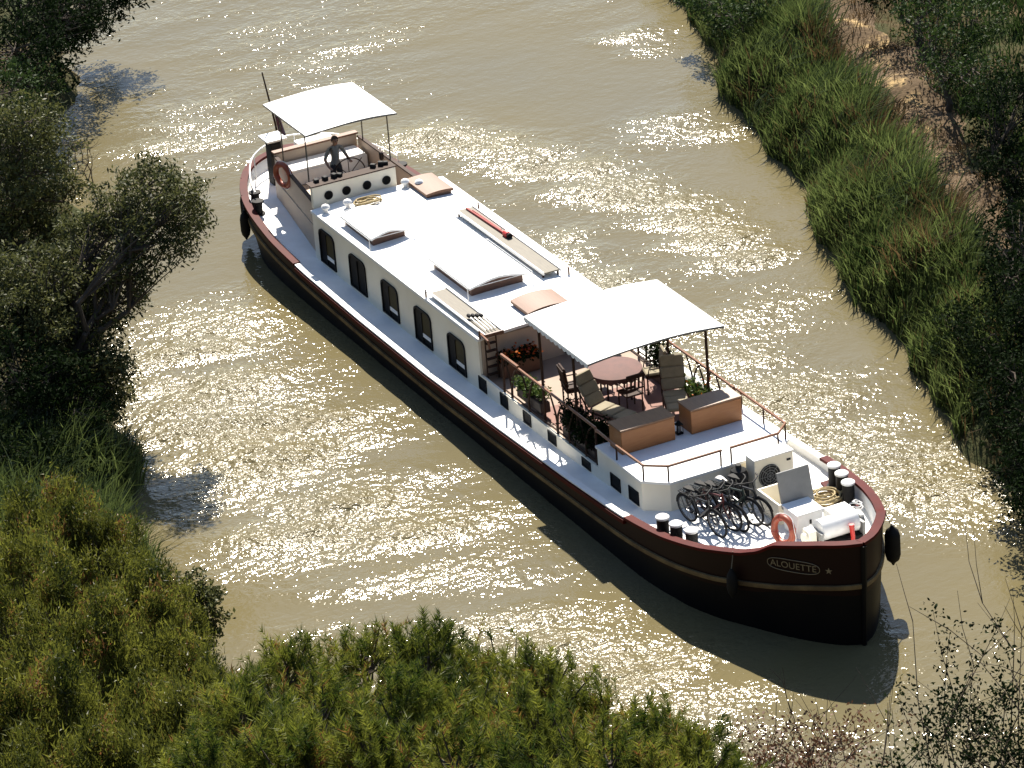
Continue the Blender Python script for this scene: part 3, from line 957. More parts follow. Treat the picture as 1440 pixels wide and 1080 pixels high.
# --- stern cockpit ---------------------------------------------------------
CF = 1.64   # cockpit floor
mb = MB(); mb.prism([(-12.7, -1.25), (-9.16, -1.72), (-9.16, .62), (-9.16, 1.25), (-12.7, 1.25)], lambda x, y: deckz(x) - .02, CF); mb.build("cockpit_floor", MT['beige'], barge)
mb = MB(); mb.box((-9.10, -.56, 2.48), (.12, 2.36, .58)); cw = mb.build("cockpit_front_wall", MT['cream'], barge)
for y in (-1.30, -.80, -.22, .33):
    mb = MB(); mb.lathe([(.115, 0), (.115, .03), (.09, .04), (.001, .04)], (-9.045, y, 2.47), 18, 'X'); mb.build("porthole", MT['glass'], cw, True)
    mb = MB(); mb.torus((-9.02, y, 2.47), .105, .016, Matrix.Rotation(R(90), 3, 'Y'), 20, 6); mb.build("porthole_ring", MT['frame'], cw, True)
mb = MB(); mb.box((-9.20, -.56, 2.785), (.36, 2.40, .03)); mb.build("coaming_ledge", MT['darkwood'], barge)
for i, y in enumerate((-1.5, -1.25, -1.0, -.85, .1, .32, .45)):
    mb = MB(); mb.box((-9.28, y, 2.84), (.14, .12, .08 + .03 * (i % 3)), rz=.2 * i); mb.build("instrument", MT['darkgrey'], barge)
for sd in (-1, 1):
    a = (-9.16, sd * (1.66 if sd < 0 else 1.2)); b = (-12.62, sd * 1.2)
    d_ = Vector((b[0] - a[0], b[1] - a[1], 0)); L = d_.length
    mb = MB(); mb.box(((a[0] + b[0]) / 2, (a[1] + b[1]) / 2, 1.68), (L, .07, 1.20), rz=math.atan2(d_.y, d_.x)); mb.build("cockpit_side_wall", MT['beige'], barge)
    mb = MB(); mb.box(((a[0] + b[0]) / 2, (a[1] + b[1]) / 2, 2.305), (L, .11, .04), rz=math.atan2(d_.y, d_.x)); mb.build("side_coaming", MT['darkwood'], barge)
mb = MB(); mb.box((-12.70, -.02, 1.78), (.08, 2.36, 1.16)); mb.build("cockpit_back_wall", MT['beige'], barge)
mb = MB(); mb.box((-12.72, -.02, 2.385), (.20, 2.44, .05)); mb.build("back_coaming", MT['hatchwood'], barge)
mb = MB(); mb.box((-12.28, 0, 1.84), (.74, 2.2, .38)); bn = mb.build("helm_bench", MT['whitemetal'], barge)
mb = MB(); mb.box((-12.26, 0, 2.06), (.68, 2.1, .06)); mb.build("bench_cushion", MT['canvas'], bn)
# helm
mb = MB(); mb.box((-9.62, -.28, 2.05), (.30, .34, .82)); mb.build("helm_pedestal", MT['darkwood'], barge)
wheel = MB(); wr = Matrix.Rotation(R(90), 3, 'Y')
wheel.torus((-10.02, -.26, 2.43), .46, .016, wr, 36, 6)
wheel.torus((-10.02, -.26, 2.43), .07, .03, wr, 16, 6)
for i in range(8):
    a = i * math.pi / 4
    wheel.tube([(-10.02, -.26, 2.43), (-10.02, -.26 + .55 * math.cos(a), 2.43 + .55 * math.sin(a))], .011, 5)
wheel.tube([(-10.02, -.26, 2.43), (-9.72, -.26, 2.43)], .03, 8)
wheel.build("steering_wheel", MT['darkwood'], barge, True)
mb = MB(); mb.tube([(-9.9, .62, CF), (-9.88, .62, 2.75)], .035, 8); mb.box((-9.88, .62, 2.78), (.10, .10, .18)); mb.build("throttle_stand", MT['darkwood'], barge)
awning(-12.9, -10.2, 1.29, 3.78, .07, [(-12.1, -1.2), (-10.45, -1.22), (-12.35, 1.2), (-10.7, 1.22)], False, zp=3.66, pr=.02, pz=2.3, pm_=MT['rack'])
# stern rail and fittings
mb = MB()
pts = [hull_pt(t, sheer(np.interp(t, _t, HALF[:, 0])), -1, -.25) + Vector((0, 0, .42)) for t in np.linspace(t_of_x(-12.2), .02, 18)]
pts += [Vector((q.x, -q.y, q.z)) for q in reversed(pts[:-1])]
mb.tube(pts, .022, 7); mb.build("stern_rail", MT['whitemetal'], barge, True)
for q in pts[2::4]:
    mb = MB(); mb.tube([(q.x, q.y, deckz(q.x)), (q.x, q.y, q.z)], .018, 6); mb.build("stern_rail_post", MT['whitemetal'], barge)
mb = MB(); mb.box((-13.55, -.86, 1.80), (.34, .32, 1.28)); sb = mb.build("stern_locker", MT['darkgrey'], barge)
mb = MB(); mb.box((-13.55, -.86, 2.46), (.62, .58, .05)); mb.build("locker_lid", MT['whitemetal'], sb)
mb = MB(); mb.box((-13.375, -.86, 2.16), (.03, .28, .34)); mb.build("locker_opening", MT['frame'], sb)
mb = MB(); mb.box((-13.9, .5, 1.55), (.7, 1.0, .75)); mb.build("stern_seat", MT['whitemetal'], barge)
for x, y in ((-12.55, -1.92), (-12.0, -2.08)):
    for sd in (-1, 1):
        mb = MB(); mb.lathe([(.17, 0), (.17, .03), (.11, .05), (.11, .30), (.16, .33), (.16, .38), (.05, .40)], (x, y * -sd, deckz(x)), 16); mb.build("bollard", MT['rubber'], barge, True)
# flag staff
fs = MB().tube([(-14.42, -.30, 1.3), (-14.5, -.36, 2.4), (-14.72, -.50, 3.85)], [.035, .03, .02], 8).build("flag_staff", MT['darkwood'], barge, True)
V = []; Fs = []
nF = 9
for i in range(nF):
    a = i / (nF - 1)
    base = Vector((-14.56, -.40, 3.05)).lerp(Vector((-14.45, -.33, 2.15)), a)
    for j in range(5):
        b = j / 4
        V.append(base + Vector((.05 * math.sin(3 * b * 3.1 + a * 2), b * (.14 + .10 * a), -.12 * b + .03 * math.sin(b * 7))))
for i in range(nF - 1):
    for j in range(4): Fs.append((i * 5 + j, i * 5 + j + 1, i * 5 + 6 + j, i * 5 + 5 + j))
mb = MB(); mb.add(V, Fs); mb.build("flag", MT['flag'], fs, True)

# --- roof furniture: skylights, hatches, vents, racks --------------------------
def roofz(y): return 2.29 - .07 * (y / 1.875) ** 2


def skylight(x0, x1, y0, y1, h, crown, label=None):
    """gabled wooden box under a white cover, thin guard rails round it"""
    yc = (y0 + y1) / 2; hw = (y1 - y0) / 2
    zb = min(roofz(y0), roofz(y1)) - .01
    s_ = MB()
    prof = [(b, crown * (1 - abs(b) ** 1.6)) for b in np.linspace(-1, 1, 11)]
    V = []
    for x in (x0 + .09, x1 - .09):
        V += [(x, yc + b * (hw - .08), zb + h - .03 + c) for b, c in prof]
        V += [(x, yc + hw - .08, zb), (x, yc - hw + .08, zb)]
    k = 13
    s_.add(V, [tuple(range(k))[::-1], tuple(range(k, 2 * k))] + [(i, (i + 1) % k, k + (i + 1) % k, k + i) for i in range(k)])
    o = s_.build("skylight", MT['brown'], barge)
    rows = [[(x, yc + b * hw, zb + h + c) for b, c in prof] for x in np.linspace(x0, x1, 4)]
    mb = MB(); mb.sheet(rows, .05); mb.build("cover", MT['canvas'], o, True)
    mb = MB()
    g = .10
    P = [(x0 - g, y0 - g), (x1 + g, y0 - g), (x1 + g, y1 + g), (x0 - g, y1 + g)]
    zt = zb + h + .05
    mb.tube([(x, y, zt) for x, y in P], .010, 5, closed=True)
    for x, y in P: mb.tube([(x, y, roofz(y) - .01), (x, y, zt)], .012, 5)
    mb.build("guard_rail", MT['whitemetal'], o)
    return o


skylight(-7.65, -5.80, -1.62, -.58, .24, .12)
skylight(-3.80, -1.55, -1.00, .55, .26, .13)


def lid(x0, x1, y0, y1, h, crown, mat, name="roof_hatch"):
    yc = (y0 + y1) / 2; hw = (y1 - y0) / 2; zb = min(roofz(y0), roofz(y1)) - .01
    mb = MB(); mb.box(((x0 + x1) / 2, yc, zb + h / 2), (x1 - x0 - .08, y1 - y0 - .08, h)); o = mb.build(name, MT['brown'], barge)
    rows = [[(x, yc + b * hw, zb + h + crown * (1 - b * b)) for b in np.linspace(-1, 1, 9)] for x in np.linspace(x0, x1, 3)]
    mb = MB(); mb.sheet(rows, .07); mb.build("hatch_lid", mat, o, True)
    return o


lid(-8.95, -7.70, .82, 1.58, .16, .03, MT['hatchwood'])
lid(-.60, .34, -.40, .72, .14, .07, MT['hatchwood'])
for x, y in ((-8.55, -1.62), (-8.45, -1.05), (-8.75, .72), (-8.5, 1.0)):
    mb = MB(); mb.lathe([(.06, 0), (.06, .10), (.10, .12), (.115, .16), (.09, .21), (.04, .235), (.001, .24)], (x, y, roofz(y) - .01), 14); mb.build("mushroom_vent", MT['whitemetal'], barge, True)
# guard rails along the roof edges (starboard forward, port side)
for (x0, x1, y) in ((-2.35, .55, -1.80), (-6.35, -1.45, 1.62)):
    mb = MB(); mb.tube([(x0, y, roofz(y) + .17), (x1, y, roofz(y) + .17)], .016, 6); mb.build("roof_rail", MT['whitemetal'], barge)
    for x in (x0, x1):
        mb = MB(); mb.tube([(x, y, roofz(y) - .01), (x, y, roofz(y) + .20)], .026, 6); mb.build("roof_rail_post", MT['brown'], barge)

# --- bow deck fittings -----------------------------------------------------
for sd in (-1, 1):
    for x, y in ((10.02, 2.16), (10.48, 2.08), (10.95, 1.96)):
        zb = deckz(x) - .01
        mb = MB(); mb.lathe([(.19, 0), (.19, .04), (.135, .06), (.135, .50), (.15, .52)], (x, sd * y, zb), 18); bo = mb.build("bollard", MT['rubber'], barge, True)
        mb = MB(); mb.lathe([(.155, 0), (.155, .04), (.12, .065), (.001, .07)], (x, sd * y, zb + .52), 18); mb.build("bollard_cap", MT['whitemetal'], bo, True)
    mb = MB(); mb.prism([(9.7, sd * 2.36), (9.7, sd * 1.98), (11.1, sd * 1.76), (11.3, sd * 2.1)][::sd], lambda x, y: deckz(x) - .02, lambda x, y: deckz(x) + .035); mb.build("bollard_plate", MT['maroon_cap'], barge)
# windlass: white drum housing on dark frame with red brake lever
wz = deckz(12.9)
mb = MB(); mb.lathe([(.20, 0), (.24, .02), (.24, .92), (.20, .94)], (12.72, .14, 1.80), 24, 'Y'); wl = mb.build("windlass", MT['whitemetal'], barge, True)
for y in (.10, 1.12):
    mb = MB(); mb.prism([(12.45, y - .03), (13.0, y - .03), (13.0, y + .03), (12.45, y + .03)], wz - .01, 1.84); mb.build("windlass_cheek", MT['greymetal'], wl)
mb = MB(); mb.box((12.76, .62, 1.42), (.46, .94, .30)); mb.build("windlass_bed", MT['frame'], wl)
mb = MB(); mb.box((12.72, -.06, 1.58), (.30, .18, .62)); mb.lathe([(.12, 0), (.12, .1)], (12.72, -.22, 1.72), 14, 'Y'); mb.build("windlass_motor", MT['cream'], wl)
mb = MB(); mb.tube([(13.02, .82, 1.30), (13.06, .80, 1.62), (13.04, .79, 1.90)], [.035, .05, .06], 8); mb.build("brake_lever", MT['red'], wl, True)
mb = MB(); mb.lathe([(.14, 0), (.14, .08), (.09, .10)], (12.72, 1.16, 1.76), 14, 'Y'); mb.build("warping_head", MT['greymetal'], wl, True)
# low white foredeck locker and open hatch box
mb = MB(); mb.box((11.48, .50, 1.44), (.62, .62, .54)); lk = mb.build("deck_locker", MT['whitemetal'], barge)
mb = MB(); mb.box((11.48, .50, 1.735), (.68, .68, .04)); mb.build("locker_lid", MT['white'], lk)
mb = MB(); mb.box((11.80, .50, 1.52), (.012, .05, .10)); mb.build("locker_latch", MT['darkgrey'], lk)
mb = MB()
mb.box((10.02, .62, 1.38), (.05, .82, .50)); mb.box((10.92, .62, 1.38), (.05, .82, .50)); mb.box((10.47, .235, 1.38), (.85, .05, .50)); mb.box((10.47, 1.005, 1.38), (.85, .05, .50))
hb = mb.build("hatch_box", MT['cream'], barge)
mb = MB(); mb.box((10.98, .62, 1.98), (.045, .80, .82), ry=R(-14)); mb.build("open_lid", MT['greymetal'], hb)
mb = MB(); mb.box((11.7, 1.35, 1.34), (.7, .55, .30)); mb.build("anchor_box", MT['whitemetal'], barge)
# air conditioner
mb = MB(); mb.box((9.33, .93, 1.62), (.40, .98, .82)); ac = mb.build("air_conditioner", MT['cream'], barge)
mb = MB(); mb.box((9.33, .93, 2.045), (.43, 1.01, .035)); mb.build("top_panel", MT['whitemetal'], ac)
fan = MB(); fan.lathe([(.27, 0), (.27, .02), (.22, .025), (.001, .02)], (9.53, .80, 1.60), 28, 'X'); fan.build("fan_opening", MT['darkgrey'], ac, True)
g = MB()
for r_ in (.08, .14, .20, .26): g.torus((9.565, .80, 1.60), r_, .006, Matrix.Rotation(R(90), 3, 'Y'), 28, 5)
for i in range(8):
    a = i * math.pi / 4; g.tube([(9.565, .80, 1.60), (9.565, .80 + .27 * math.cos(a), 1.60 + .27 * math.sin(a))], .005, 4)
g.build("fan_grille", MT['greymetal'], ac)
mb = MB(); mb.box((9.535, 1.30, 1.86), (.01, .10, .05)); mb.build("control_badge", MT['darkgrey'], ac)
mb = MB(); mb.lathe([(.19, 0), (.21, .05), (.21, .62), (.17, .74), (.07, .80), (.06, .86)], (9.30, .16, 1.10), 20); mb.build("gas_cylinder", MT['darkgrey'], barge, True)

# ================================================================== loose things on board
# --- bicycles
def make_bike(paint, label):
    b = thing("bicycle", label, "bicycle", local=True, group="bicycles parked on the foredeck")
    rw, wb = .335, 1.04
    fr_ = MB()
    bb = (.42, 0, .29); st = (.27, 0, .80); hd = (.83, 0, .86); hl = (.87, 0, .68); ra = (0, 0, rw); fa = (wb, 0, rw)
    fr_.tube([bb, st], .025, 7); fr_.tube([hl, bb], .028, 7); fr_.tube([(.285, 0, .74), (.82, 0, .80)], .024, 7); fr_.tube([hd, hl], .029, 7)
    for y in (-.06, .06):
        fr_.tube([bb, (0, y, rw)], .015, 6); fr_.tube([(.29, 0, .74), (0, y, rw)], .014, 6)
    fr_.build("frame", paint, b, True)
    fk = MB()
    for y in (-.055, .055): fk.tube([hl, (.89, y, .60), (wb, y, rw)], .017, 6)
    fk.build("fork", paint, b, True)
    for cx in (0, wb):
        t = MB(); t.torus((cx, 0, rw), rw - .02, .027, Matrix.Rotation(R(90), 3, 'X'), 30, 6)
        w = t.build("wheel", MT['rubber'], b, True)
        t = MB(); t.torus((cx, 0, rw), rw - .045, .011, Matrix.Rotation(R(90), 3, 'X'), 30, 5); t.build("rim", MT['chrome'], w, True)
        t = MB()
        for i in range(14):
            a = i * 2 * math.pi / 14
            t.tube([(cx, .02 * (-1) ** i, rw), (cx + (rw - .04) * math.cos(a), 0, rw + (rw - .04) * math.sin(a))], .004, 3, cap=False)
        t.lathe([(.025, -.05), (.025, .05)], (cx, 0, rw), 8, 'Y'); t.build("spokes", MT['chrome'], w)
    h = MB(); h.tube([hd, (.80, 0, 1.0)], .014, 6); h.tube([(.66, -.28, 1.02), (.76, -.2, 1.03), (.82, 0, 1.0), (.76, .2, 1.03), (.66, .28, 1.02)], .017, 6); h.build("handlebar", MT['darkgrey'], b, True)
    for y in (-1, 1): MB().tube([(.60, y * .29, 1.015), (.70, y * .25, 1.025)], .017, 6).build("grip", MT['rubber'], b)
    s = MB(); s.tube([st, (.25, 0, .90)], .013, 6); s.build("seat_post", MT['chrome'], b)
    V = []
    for i, (x, w_, z) in enumerate(((.06, .07, .93), (.12, .10, .945), (.22, .085, .94), (.32, .035, .935), (.38, .02, .925))):
        V += [(x, -w_, z - .03), (x, -w_ * .7, z), (x, w_ * .7, z), (x, w_, z - .03)]
    s = MB(); s.add(V, [(i * 4 + j, i * 4 + j + 1, i * 4 + 5 + j, i * 4 + 4 + j) for i in range(4) for j in range(3)] + [(i * 4 + 3, i * 4, i * 4 + 4, i * 4 + 7) for i in range(4)] + [(0, 1, 2, 3), (19, 18, 17, 16)])
    s.build("saddle", MT['greymetal'] if paint is MT['bikegreen'] else MT['rubber'], b, True)
    c = MB(); c.torus((.42, .04, .29), .085, .008, Matrix.Rotation(R(90), 3, 'X'), 20, 5)
    for sg in (-1, 1):
        c.tube([(.42, sg * .05, .29), (.42 + sg * .12, sg * .07, .29 - sg * .11)], .010, 5); c.box((.42 + sg * .12, sg * .11, .29 - sg * .11), (.08, .07, .02))
    c.build("crank", MT['darkgrey'], b)
    for cx in (0, wb):
        m_ = MB(); m_.tube([(cx + (rw + .025) * math.cos(a), 0, rw + (rw + .025) * math.sin(a)) for a in np.linspace(R(20), R(175) if cx == 0 else R(150), 12)], .02, 5); m_.build("mudguard", MT['darkgrey'], b, True)
    k = MB()
    for y in (-.05, 0, .05): k.tube([(-.18, y, .73), (.2, y, .73)], .007, 5)
    for x in (-.18, 0, .18): k.tube([(x, -.05, .73), (x, .05, .73)], .006, 5)
    k.tube([(-.12, .05, .73), (0, .06, rw)], .007, 5); k.tube([(-.12, -.05, .73), (0, -.06, rw)], .007, 5); k.build("luggage_rack", MT['rubber'], b)
    return b


bikes = [(MT['bikeblack'], 9.60, -1.28, 9, 7, "black bicycle nearest the starboard bollards, outermost of the foredeck row"),
         (MT['bikered'], 9.54, -1.02, 16, 5, "maroon bicycle second from the starboard bollards in the foredeck row"),
         (MT['bikeblack'], 9.66, -.78, 10, 8, "black bicycle in the middle of the foredeck row"),
         (MT['bikegreen'], 9.60, -.53, 17, 6, "dark green bicycle with grey saddle, second from the air conditioner"),
         (MT['bikeblack'], 9.70, -.28, 13, 4, "black bicycle nearest the gas cylinder and air conditioner")]
for paint, x, y, a, lean, lab in bikes:
    b = make_bike(paint, lab)
    b.location = (x, y, deckz(x) + .012)
    b.rotation_euler = (R(lean), 0, R(a))


# --- life rings
def life_ring(loc, rot, label):
    o = thing("life_ring", label, "life ring", loc, 0, local=True)
    t = MB(); t.torus((0, 0, 0), .29, .075, None, 40, 12); r_ = t.build("ring", MT['orange'], o, True)
    for i in range(4):
        a = i * math.pi / 2 + .4
        t = MB(); c = Vector((.29 * math.cos(a), .29 * math.sin(a), 0))
        t.torus(c, .079, .010, Matrix.Rotation(a, 3, 'Z') @ Matrix.Rotation(R(90), 3, 'X'), 16, 5); t.build("band", MT['dullred'], o, True)
    t = MB(); t.tube([(.385 * math.cos(a), .385 * math.sin(a), .03 * math.sin(4 * a)) for a in np.linspace(0, 2 * math.pi, 41)[:-1]], .008, 5, closed=True); t.build("grab_line", MT['canvas'], o)
    o.rotation_euler = rot
    return o


life_ring((-11.55, -1.47, 2.22), (R(90), 0, R(16)), "orange life ring hanging on the cockpit side by the stern deck")
life_ring((11.95, -.26, 1.60), (R(82), 0, R(12)), "orange life ring standing on the bow deck beside the windlass")


# --- fenders
def fender(x, z, side, label, L=.72, r=.13, tilt=0):
    t = t_of_x(x); q = hull_pt(t, z, side, r + .05)
    o = thing("fender", label, "fender", tuple(q), 0, group="black fenders hanging on the hull", local=True)
    f = MB(); f.lathe([(.02, -L / 2 - .06), (.05, -L / 2), (r * .8, -L / 2 + .08), (r, -L / 2 + .2), (r, L / 2 - .2), (r * .8, L / 2 - .08), (.05, L / 2), (.03, L / 2 + .05)], (0, 0, 0), 14); f.build("fender_body", MT['rubber'], o, True)
    top = hull_pt(t, sheer(np.interp(t, _t, HALF[:, 0])) + .07, side, .03) - q
    f = MB(); f.tube([(0, 0, L / 2 + .03), (top.x * .7, top.y * .7, (L / 2 + top.z) / 2 + .05), tuple(top)], .012, 5); f.build("lanyard", MT['rack'], o)
    o.rotation_euler = (tilt, 0, 0)


fender(-13.75, .80, -1, "black fender hanging at the stern quarter, the one nearest the stern")
fender(-12.85, .66, -1, "black fender at the stern quarter just ahead of the rearmost one")
fender(12.55, 1.12, -1, "black fender in shade below the dip of the starboard bow rail", .6, .12)
fender(13.35, 1.35, 1, "plump black fender hanging on the sunlit port bow", .85, .17)


# --- deck lockers by the terrace
def deck_box(x0, x1, y0, y1, label):
    o = thing("deck_box", label, "deck box", ((x0 + x1) / 2, (y0 + y1) / 2, 1.82), 0)
    b = MB(); b.box(((x0 + x1) / 2, (y0 + y1) / 2, 2.10), (x1 - x0, y1 - y0, .555)); b.build("box_body", MT['boxwood'], o)
    b = MB(); b.box(((x0 + x1) / 2, (y0 + y1) / 2, 2.405), (x1 - x0 + .03, y1 - y0 + .03, .045)); b.build("box_lid", MT['wood'], o)
    return o


deck_box(6.60, 7.18, -1.60, -.24, "long orange-brown wooden deck box nearer the starboard rail")
deck_box(6.60, 7.18, .18, 1.48, "long orange-brown wooden deck box nearer the port rail")
ln = thing("deck_lantern", "small glass and black metal lantern between the two wooden deck boxes", "lantern", (6.95, -.03, 1.82))
b = MB(); b.box((6.95, -.03, 1.84), (.16, .16, .04)); b.box((6.95, -.03, 2.06), (.16, .16, .03)); b.lathe([(.07, 0), (.02, .07)], (6.95, -.03, 2.075), 8)
for sx in (-1, 1):
    for sy in (-1, 1): b.tube([(6.95 + sx * .07, -.03 + sy * .07, 1.85), (6.95 + sx * .07, -.03 + sy * .07, 2.06)], .008, 4)
b.build("lantern_frame", MT['frame'], ln)
b = MB(); b.lathe([(.05, 0), (.05, .16)], (6.95, -.03, 1.865), 10); b.build("lantern_glass", MT['chrome'], ln)

# --- table and seats
tb = thing("dining_table", "round terrace table under a scalloped terracotta cloth", "table", (3.35, .28, 1.22))
t = MB()
t.lathe([(.001, .74), (.62, .74), (.635, .735), (.635, .715)][::-1], (3.35, .28, 1.22), 36); t.build("tabletop", MT['cloth'], tb, True)
n = 72; V = []
for i in range(n):
    a = 2 * math.pi * i / n; h = .10 + .05 * abs(math.sin(a * 12)); r_ = .645 + .02 * math.sin(a * 9)
    for rr, zz in ((.637, .738), (r_, .738 - h), (r_ - .008, .738 - h), (.630, .735)):
        V.append((3.35 + rr * math.cos(a), .28 + rr * math.sin(a), 1.22 + zz))
t = MB(); t.add(V, [(i * 4 + j, ((i + 1) % n) * 4 + j, ((i + 1) % n) * 4 + (j + 1) % 4, i * 4 + (j + 1) % 4) for i in range(n) for j in range(4)]); t.build("cloth_skirt", MT['cloth'], tb, True)
for a in range(4):
    t = MB(); x, y = 3.35 + .4 * math.cos(a * math.pi / 2 + .6), .28 + .4 * math.sin(a * math.pi / 2 + .6)
    t.tube([(x, y, 1.222), (x, y, 1.93)], .025, 6); t.build("leg", MT['darkwood'], tb)


def dining_chair(loc, rz, label, cush=None):
    o = thing("dining_chair", label, "chair", loc, rz, group="dining chairs round the terrace table", local=True)
    s = MB(); s.box((0, 0, .44), (.46, .46, .045)); s.build("seat", MT['darkwood'], o)
    for x in (-.2, .2):
        for y in (-.2, .2):
            l = MB(); l.tube([(x, y, 0), (x, y, .43)], .02, 6); l.build("leg", MT['darkwood'], o)
    b = MB()
    for y in (-.2, .2): b.tube([(-.21, y, .44), (-.25, y, .75), (-.30, y, 1.0)], .018, 6)
    b.box((-.29, 0, .95), (.035, .46, .11), ry=R(-8)); b.box((-.25, 0, .62), (.03, .44, .04))
    for y in (-.1, 0, .1): b.box((-.265, y, .78), (.018, .05, .34), ry=R(-8))
    b.build("backrest", MT['darkwood'], o)
    for y in (-.24, .24):
        a = MB(); a.tube([(-.24, y, .66), (.16, y, .66), (.2, y, .44)], .017, 6); a.build("armrest", MT['darkwood'], o)
    if cush:
        c = MB(); c.box((.01, 0, .50), (.44, .43, .07), ch=.025); c.box((-.225, 0, .80), (.07, .42, .50), ry=R(-8), ch=.025); c.build("cushion", cush, o)


dining_chair((4.12, .25, 1.22), R(180), "dark wooden dining chair on the bow side of the terrace table")
dining_chair((3.15, -.72, 1.22), R(80), "dark wooden dining chair between the table and the starboard rail", MT['darkwood'])
dining_chair((3.55, 1.18, 1.22), R(-105), "dining chair with beige cushion between the table and the port rail", MT['cushion'])
dining_chair((2.52, .30, 1.22), R(0), "dark wooden dining chair on the cabin side of the terrace table")


def lounger(loc, rz, label, rec):
    o = thing("deck_lounger", label, "lounger", loc, rz, group="cushioned loungers on the terrace", local=True)
    f = MB()
    for y in (-.27, .27):
        f.tube([(-.05, y, .36), (1.15, y, .32)], .022, 6); f.tube([(-.05, y, .36), (-.05 - .80 * math.sin(rec), y, .36 + .80 * math.cos(rec))], .02, 6)
    f.build("frame", MT['darkwood'], o)
    for x in (.08, .95):
        for y in (-.27, .27):
            l = MB(); l.tube([(x, y, 0), (x, y, .34)], .02, 6); l.build("leg", MT['darkwood'], o)
    c = MB()
    for x in (.14, .46, .80): c.box((x + .02, 0, .42 - x * .03), (.33, .52, .09), ch=.03)
    c.build("seat_cushion", MT['cushion'], o, True)
    c = MB()
    for i in range(3):
        d = .17 + i * .27
        c.box((-.02 - d * math.sin(rec), 0, .42 + d * math.cos(rec)), (.09, .54, .27), ry=-rec, ch=.03)
    c.build("back_cushion", MT['cushion'], o, True)


lounger((4.28, -.68, 1.22), R(20), "reclined beige cushioned lounger behind the starboard deck box", R(32))
lounger((4.62, 1.12, 1.22), R(-22), "upright beige cushioned lounger beside the port rail planter", R(16))


# --- foliage helpers
def unit(rs, n):
    v = rs.normal(size=(n, 3)); return v / np.linalg.norm(v, axis=1, keepdims=True)


def leaves(rs, P, size, asp=.42, out=None, droop=0.0, upb=0.0):
    """diamond leaves at P; returns V,F(quads),tint"""
    n = len(P)
    a = unit(rs, n)
    if out is not None: a = a + out * 0.9
    a[:, 2] += upb - droop
    a /= np.linalg.norm(a, axis=1, keepdims=True)
    b = np.cross(a, unit(rs, n)); b /= np.linalg.norm(b, axis=1, keepdims=True) + 1e-9
    L = size * rs.uniform(.65, 1.35, (n, 1)); Wd = L * asp
    V = np.stack([P - a * L * .5, P + b * Wd * .5 + a * L * .05, P + a * L * .5, P - b * Wd * .5 + a * L * .05], 1).reshape(-1, 3)
    F = np.arange(4 * n).reshape(n, 4)
    return V, F, np.repeat(np.clip(rs.normal(.5, .26, n), 0, 1), 4)


def planter(x0, x1, y, z, label, kind, flowers=0, big_=1.0, depth=.26, pmat=None, n=900, seed=1, lm=None):
    o = thing("planter", label, "planter", ((x0 + x1) / 2, y, z))
    b = MB(); b.box(((x0 + x1) / 2, y, z + .13), (x1 - x0, depth, .26), taper=.98); b.build("trough", pmat or MT['pot'], o)
    b = MB(); b.box(((x0 + x1) / 2, y, z + .25), (x1 - x0 - .05, depth - .05, .05)); b.build("soil", MT['darkwood'], o)
    rs = np.random.RandomState(seed)
    m_ = max(4, int((x1 - x0) / .12)); c = np.stack([rs.uniform(x0 + .05, x1 - .05, m_), y + rs.uniform(-.1, .1, m_), z + rs.uniform(.30, .30 + .22 * big_, m_)], -1)
    P = c[rs.randint(0, m_, n)] + rs.normal(0, .075 * big_ ** .5, (n, 3)); P[:, 2] = np.maximum(P[:, 2], z + .26)
    V, F, T = leaves(rs, P, .085, .5, upb=.5)
    link("leaves", np_mesh("leaves", V, F, lm or MT['l_pot'], T), o)
    if flowers:
        P = c[rs.randint(0, m_, flowers)] + rs.normal(0, .10, (flowers, 3)) + np.array([.06, 0, .10])
        V, F, T = leaves(rs, P, .07, .9)
        link("flowers", np_mesh("flowers", V, F, MT['l_flower'], T), o)


planter(2.20, 3.42, -1.60, 1.36, "dark trough of bright green plants hanging inside the starboard rail by the cabin", "green", n=1100, seed=3)
planter(4.50, 6.10, -1.56, 1.24, "big dark trough of near-black foliage at the starboard rail beside the lounger", "dark", n=4200, seed=4, big_=2.6, depth=.36, lm=MT['l_dark'])
planter(4.40, 5.45, 1.58, 1.24, "trough of green plants with a few bright blooms at the port rail", "green", flowers=25, n=1000, seed=5, big_=1.3)
planter(2.9, 3.4, 1.55, 1.22, "dark pot of tall dark foliage at the port rail behind the cushioned chair", "dark", n=900, seed=6, big_=3.2, lm=MT['l_dark'])


def fl_planter():
    o = thing("flower_trough", "brown trough of red and orange flowers against the cabin front wall", "planter", (.80, -.95, 1.22))
    b = MB(); b.box((.80, -.95, 1.40), (.30, 1.05, .36), taper=.98); b.build("trough", MT['brown'], o)
    rs = np.random.RandomState(9)
    for name, mt, n, s_, dz in (("leaves", MT['l_dark'], 700, .09, 0), ("flowers", MT['l_flower'], 260, .085, .06)):
        P = np.stack([.80 + rs.normal(0, .10, n), -.95 + rs.uniform(-.5, .5, n), 1.66 + dz + rs.normal(0, .07, n)], -1)
        V, F, T = leaves(rs, P, s_, .75); link(name, np_mesh(name, V, F, mt, T), o)


fl_planter()

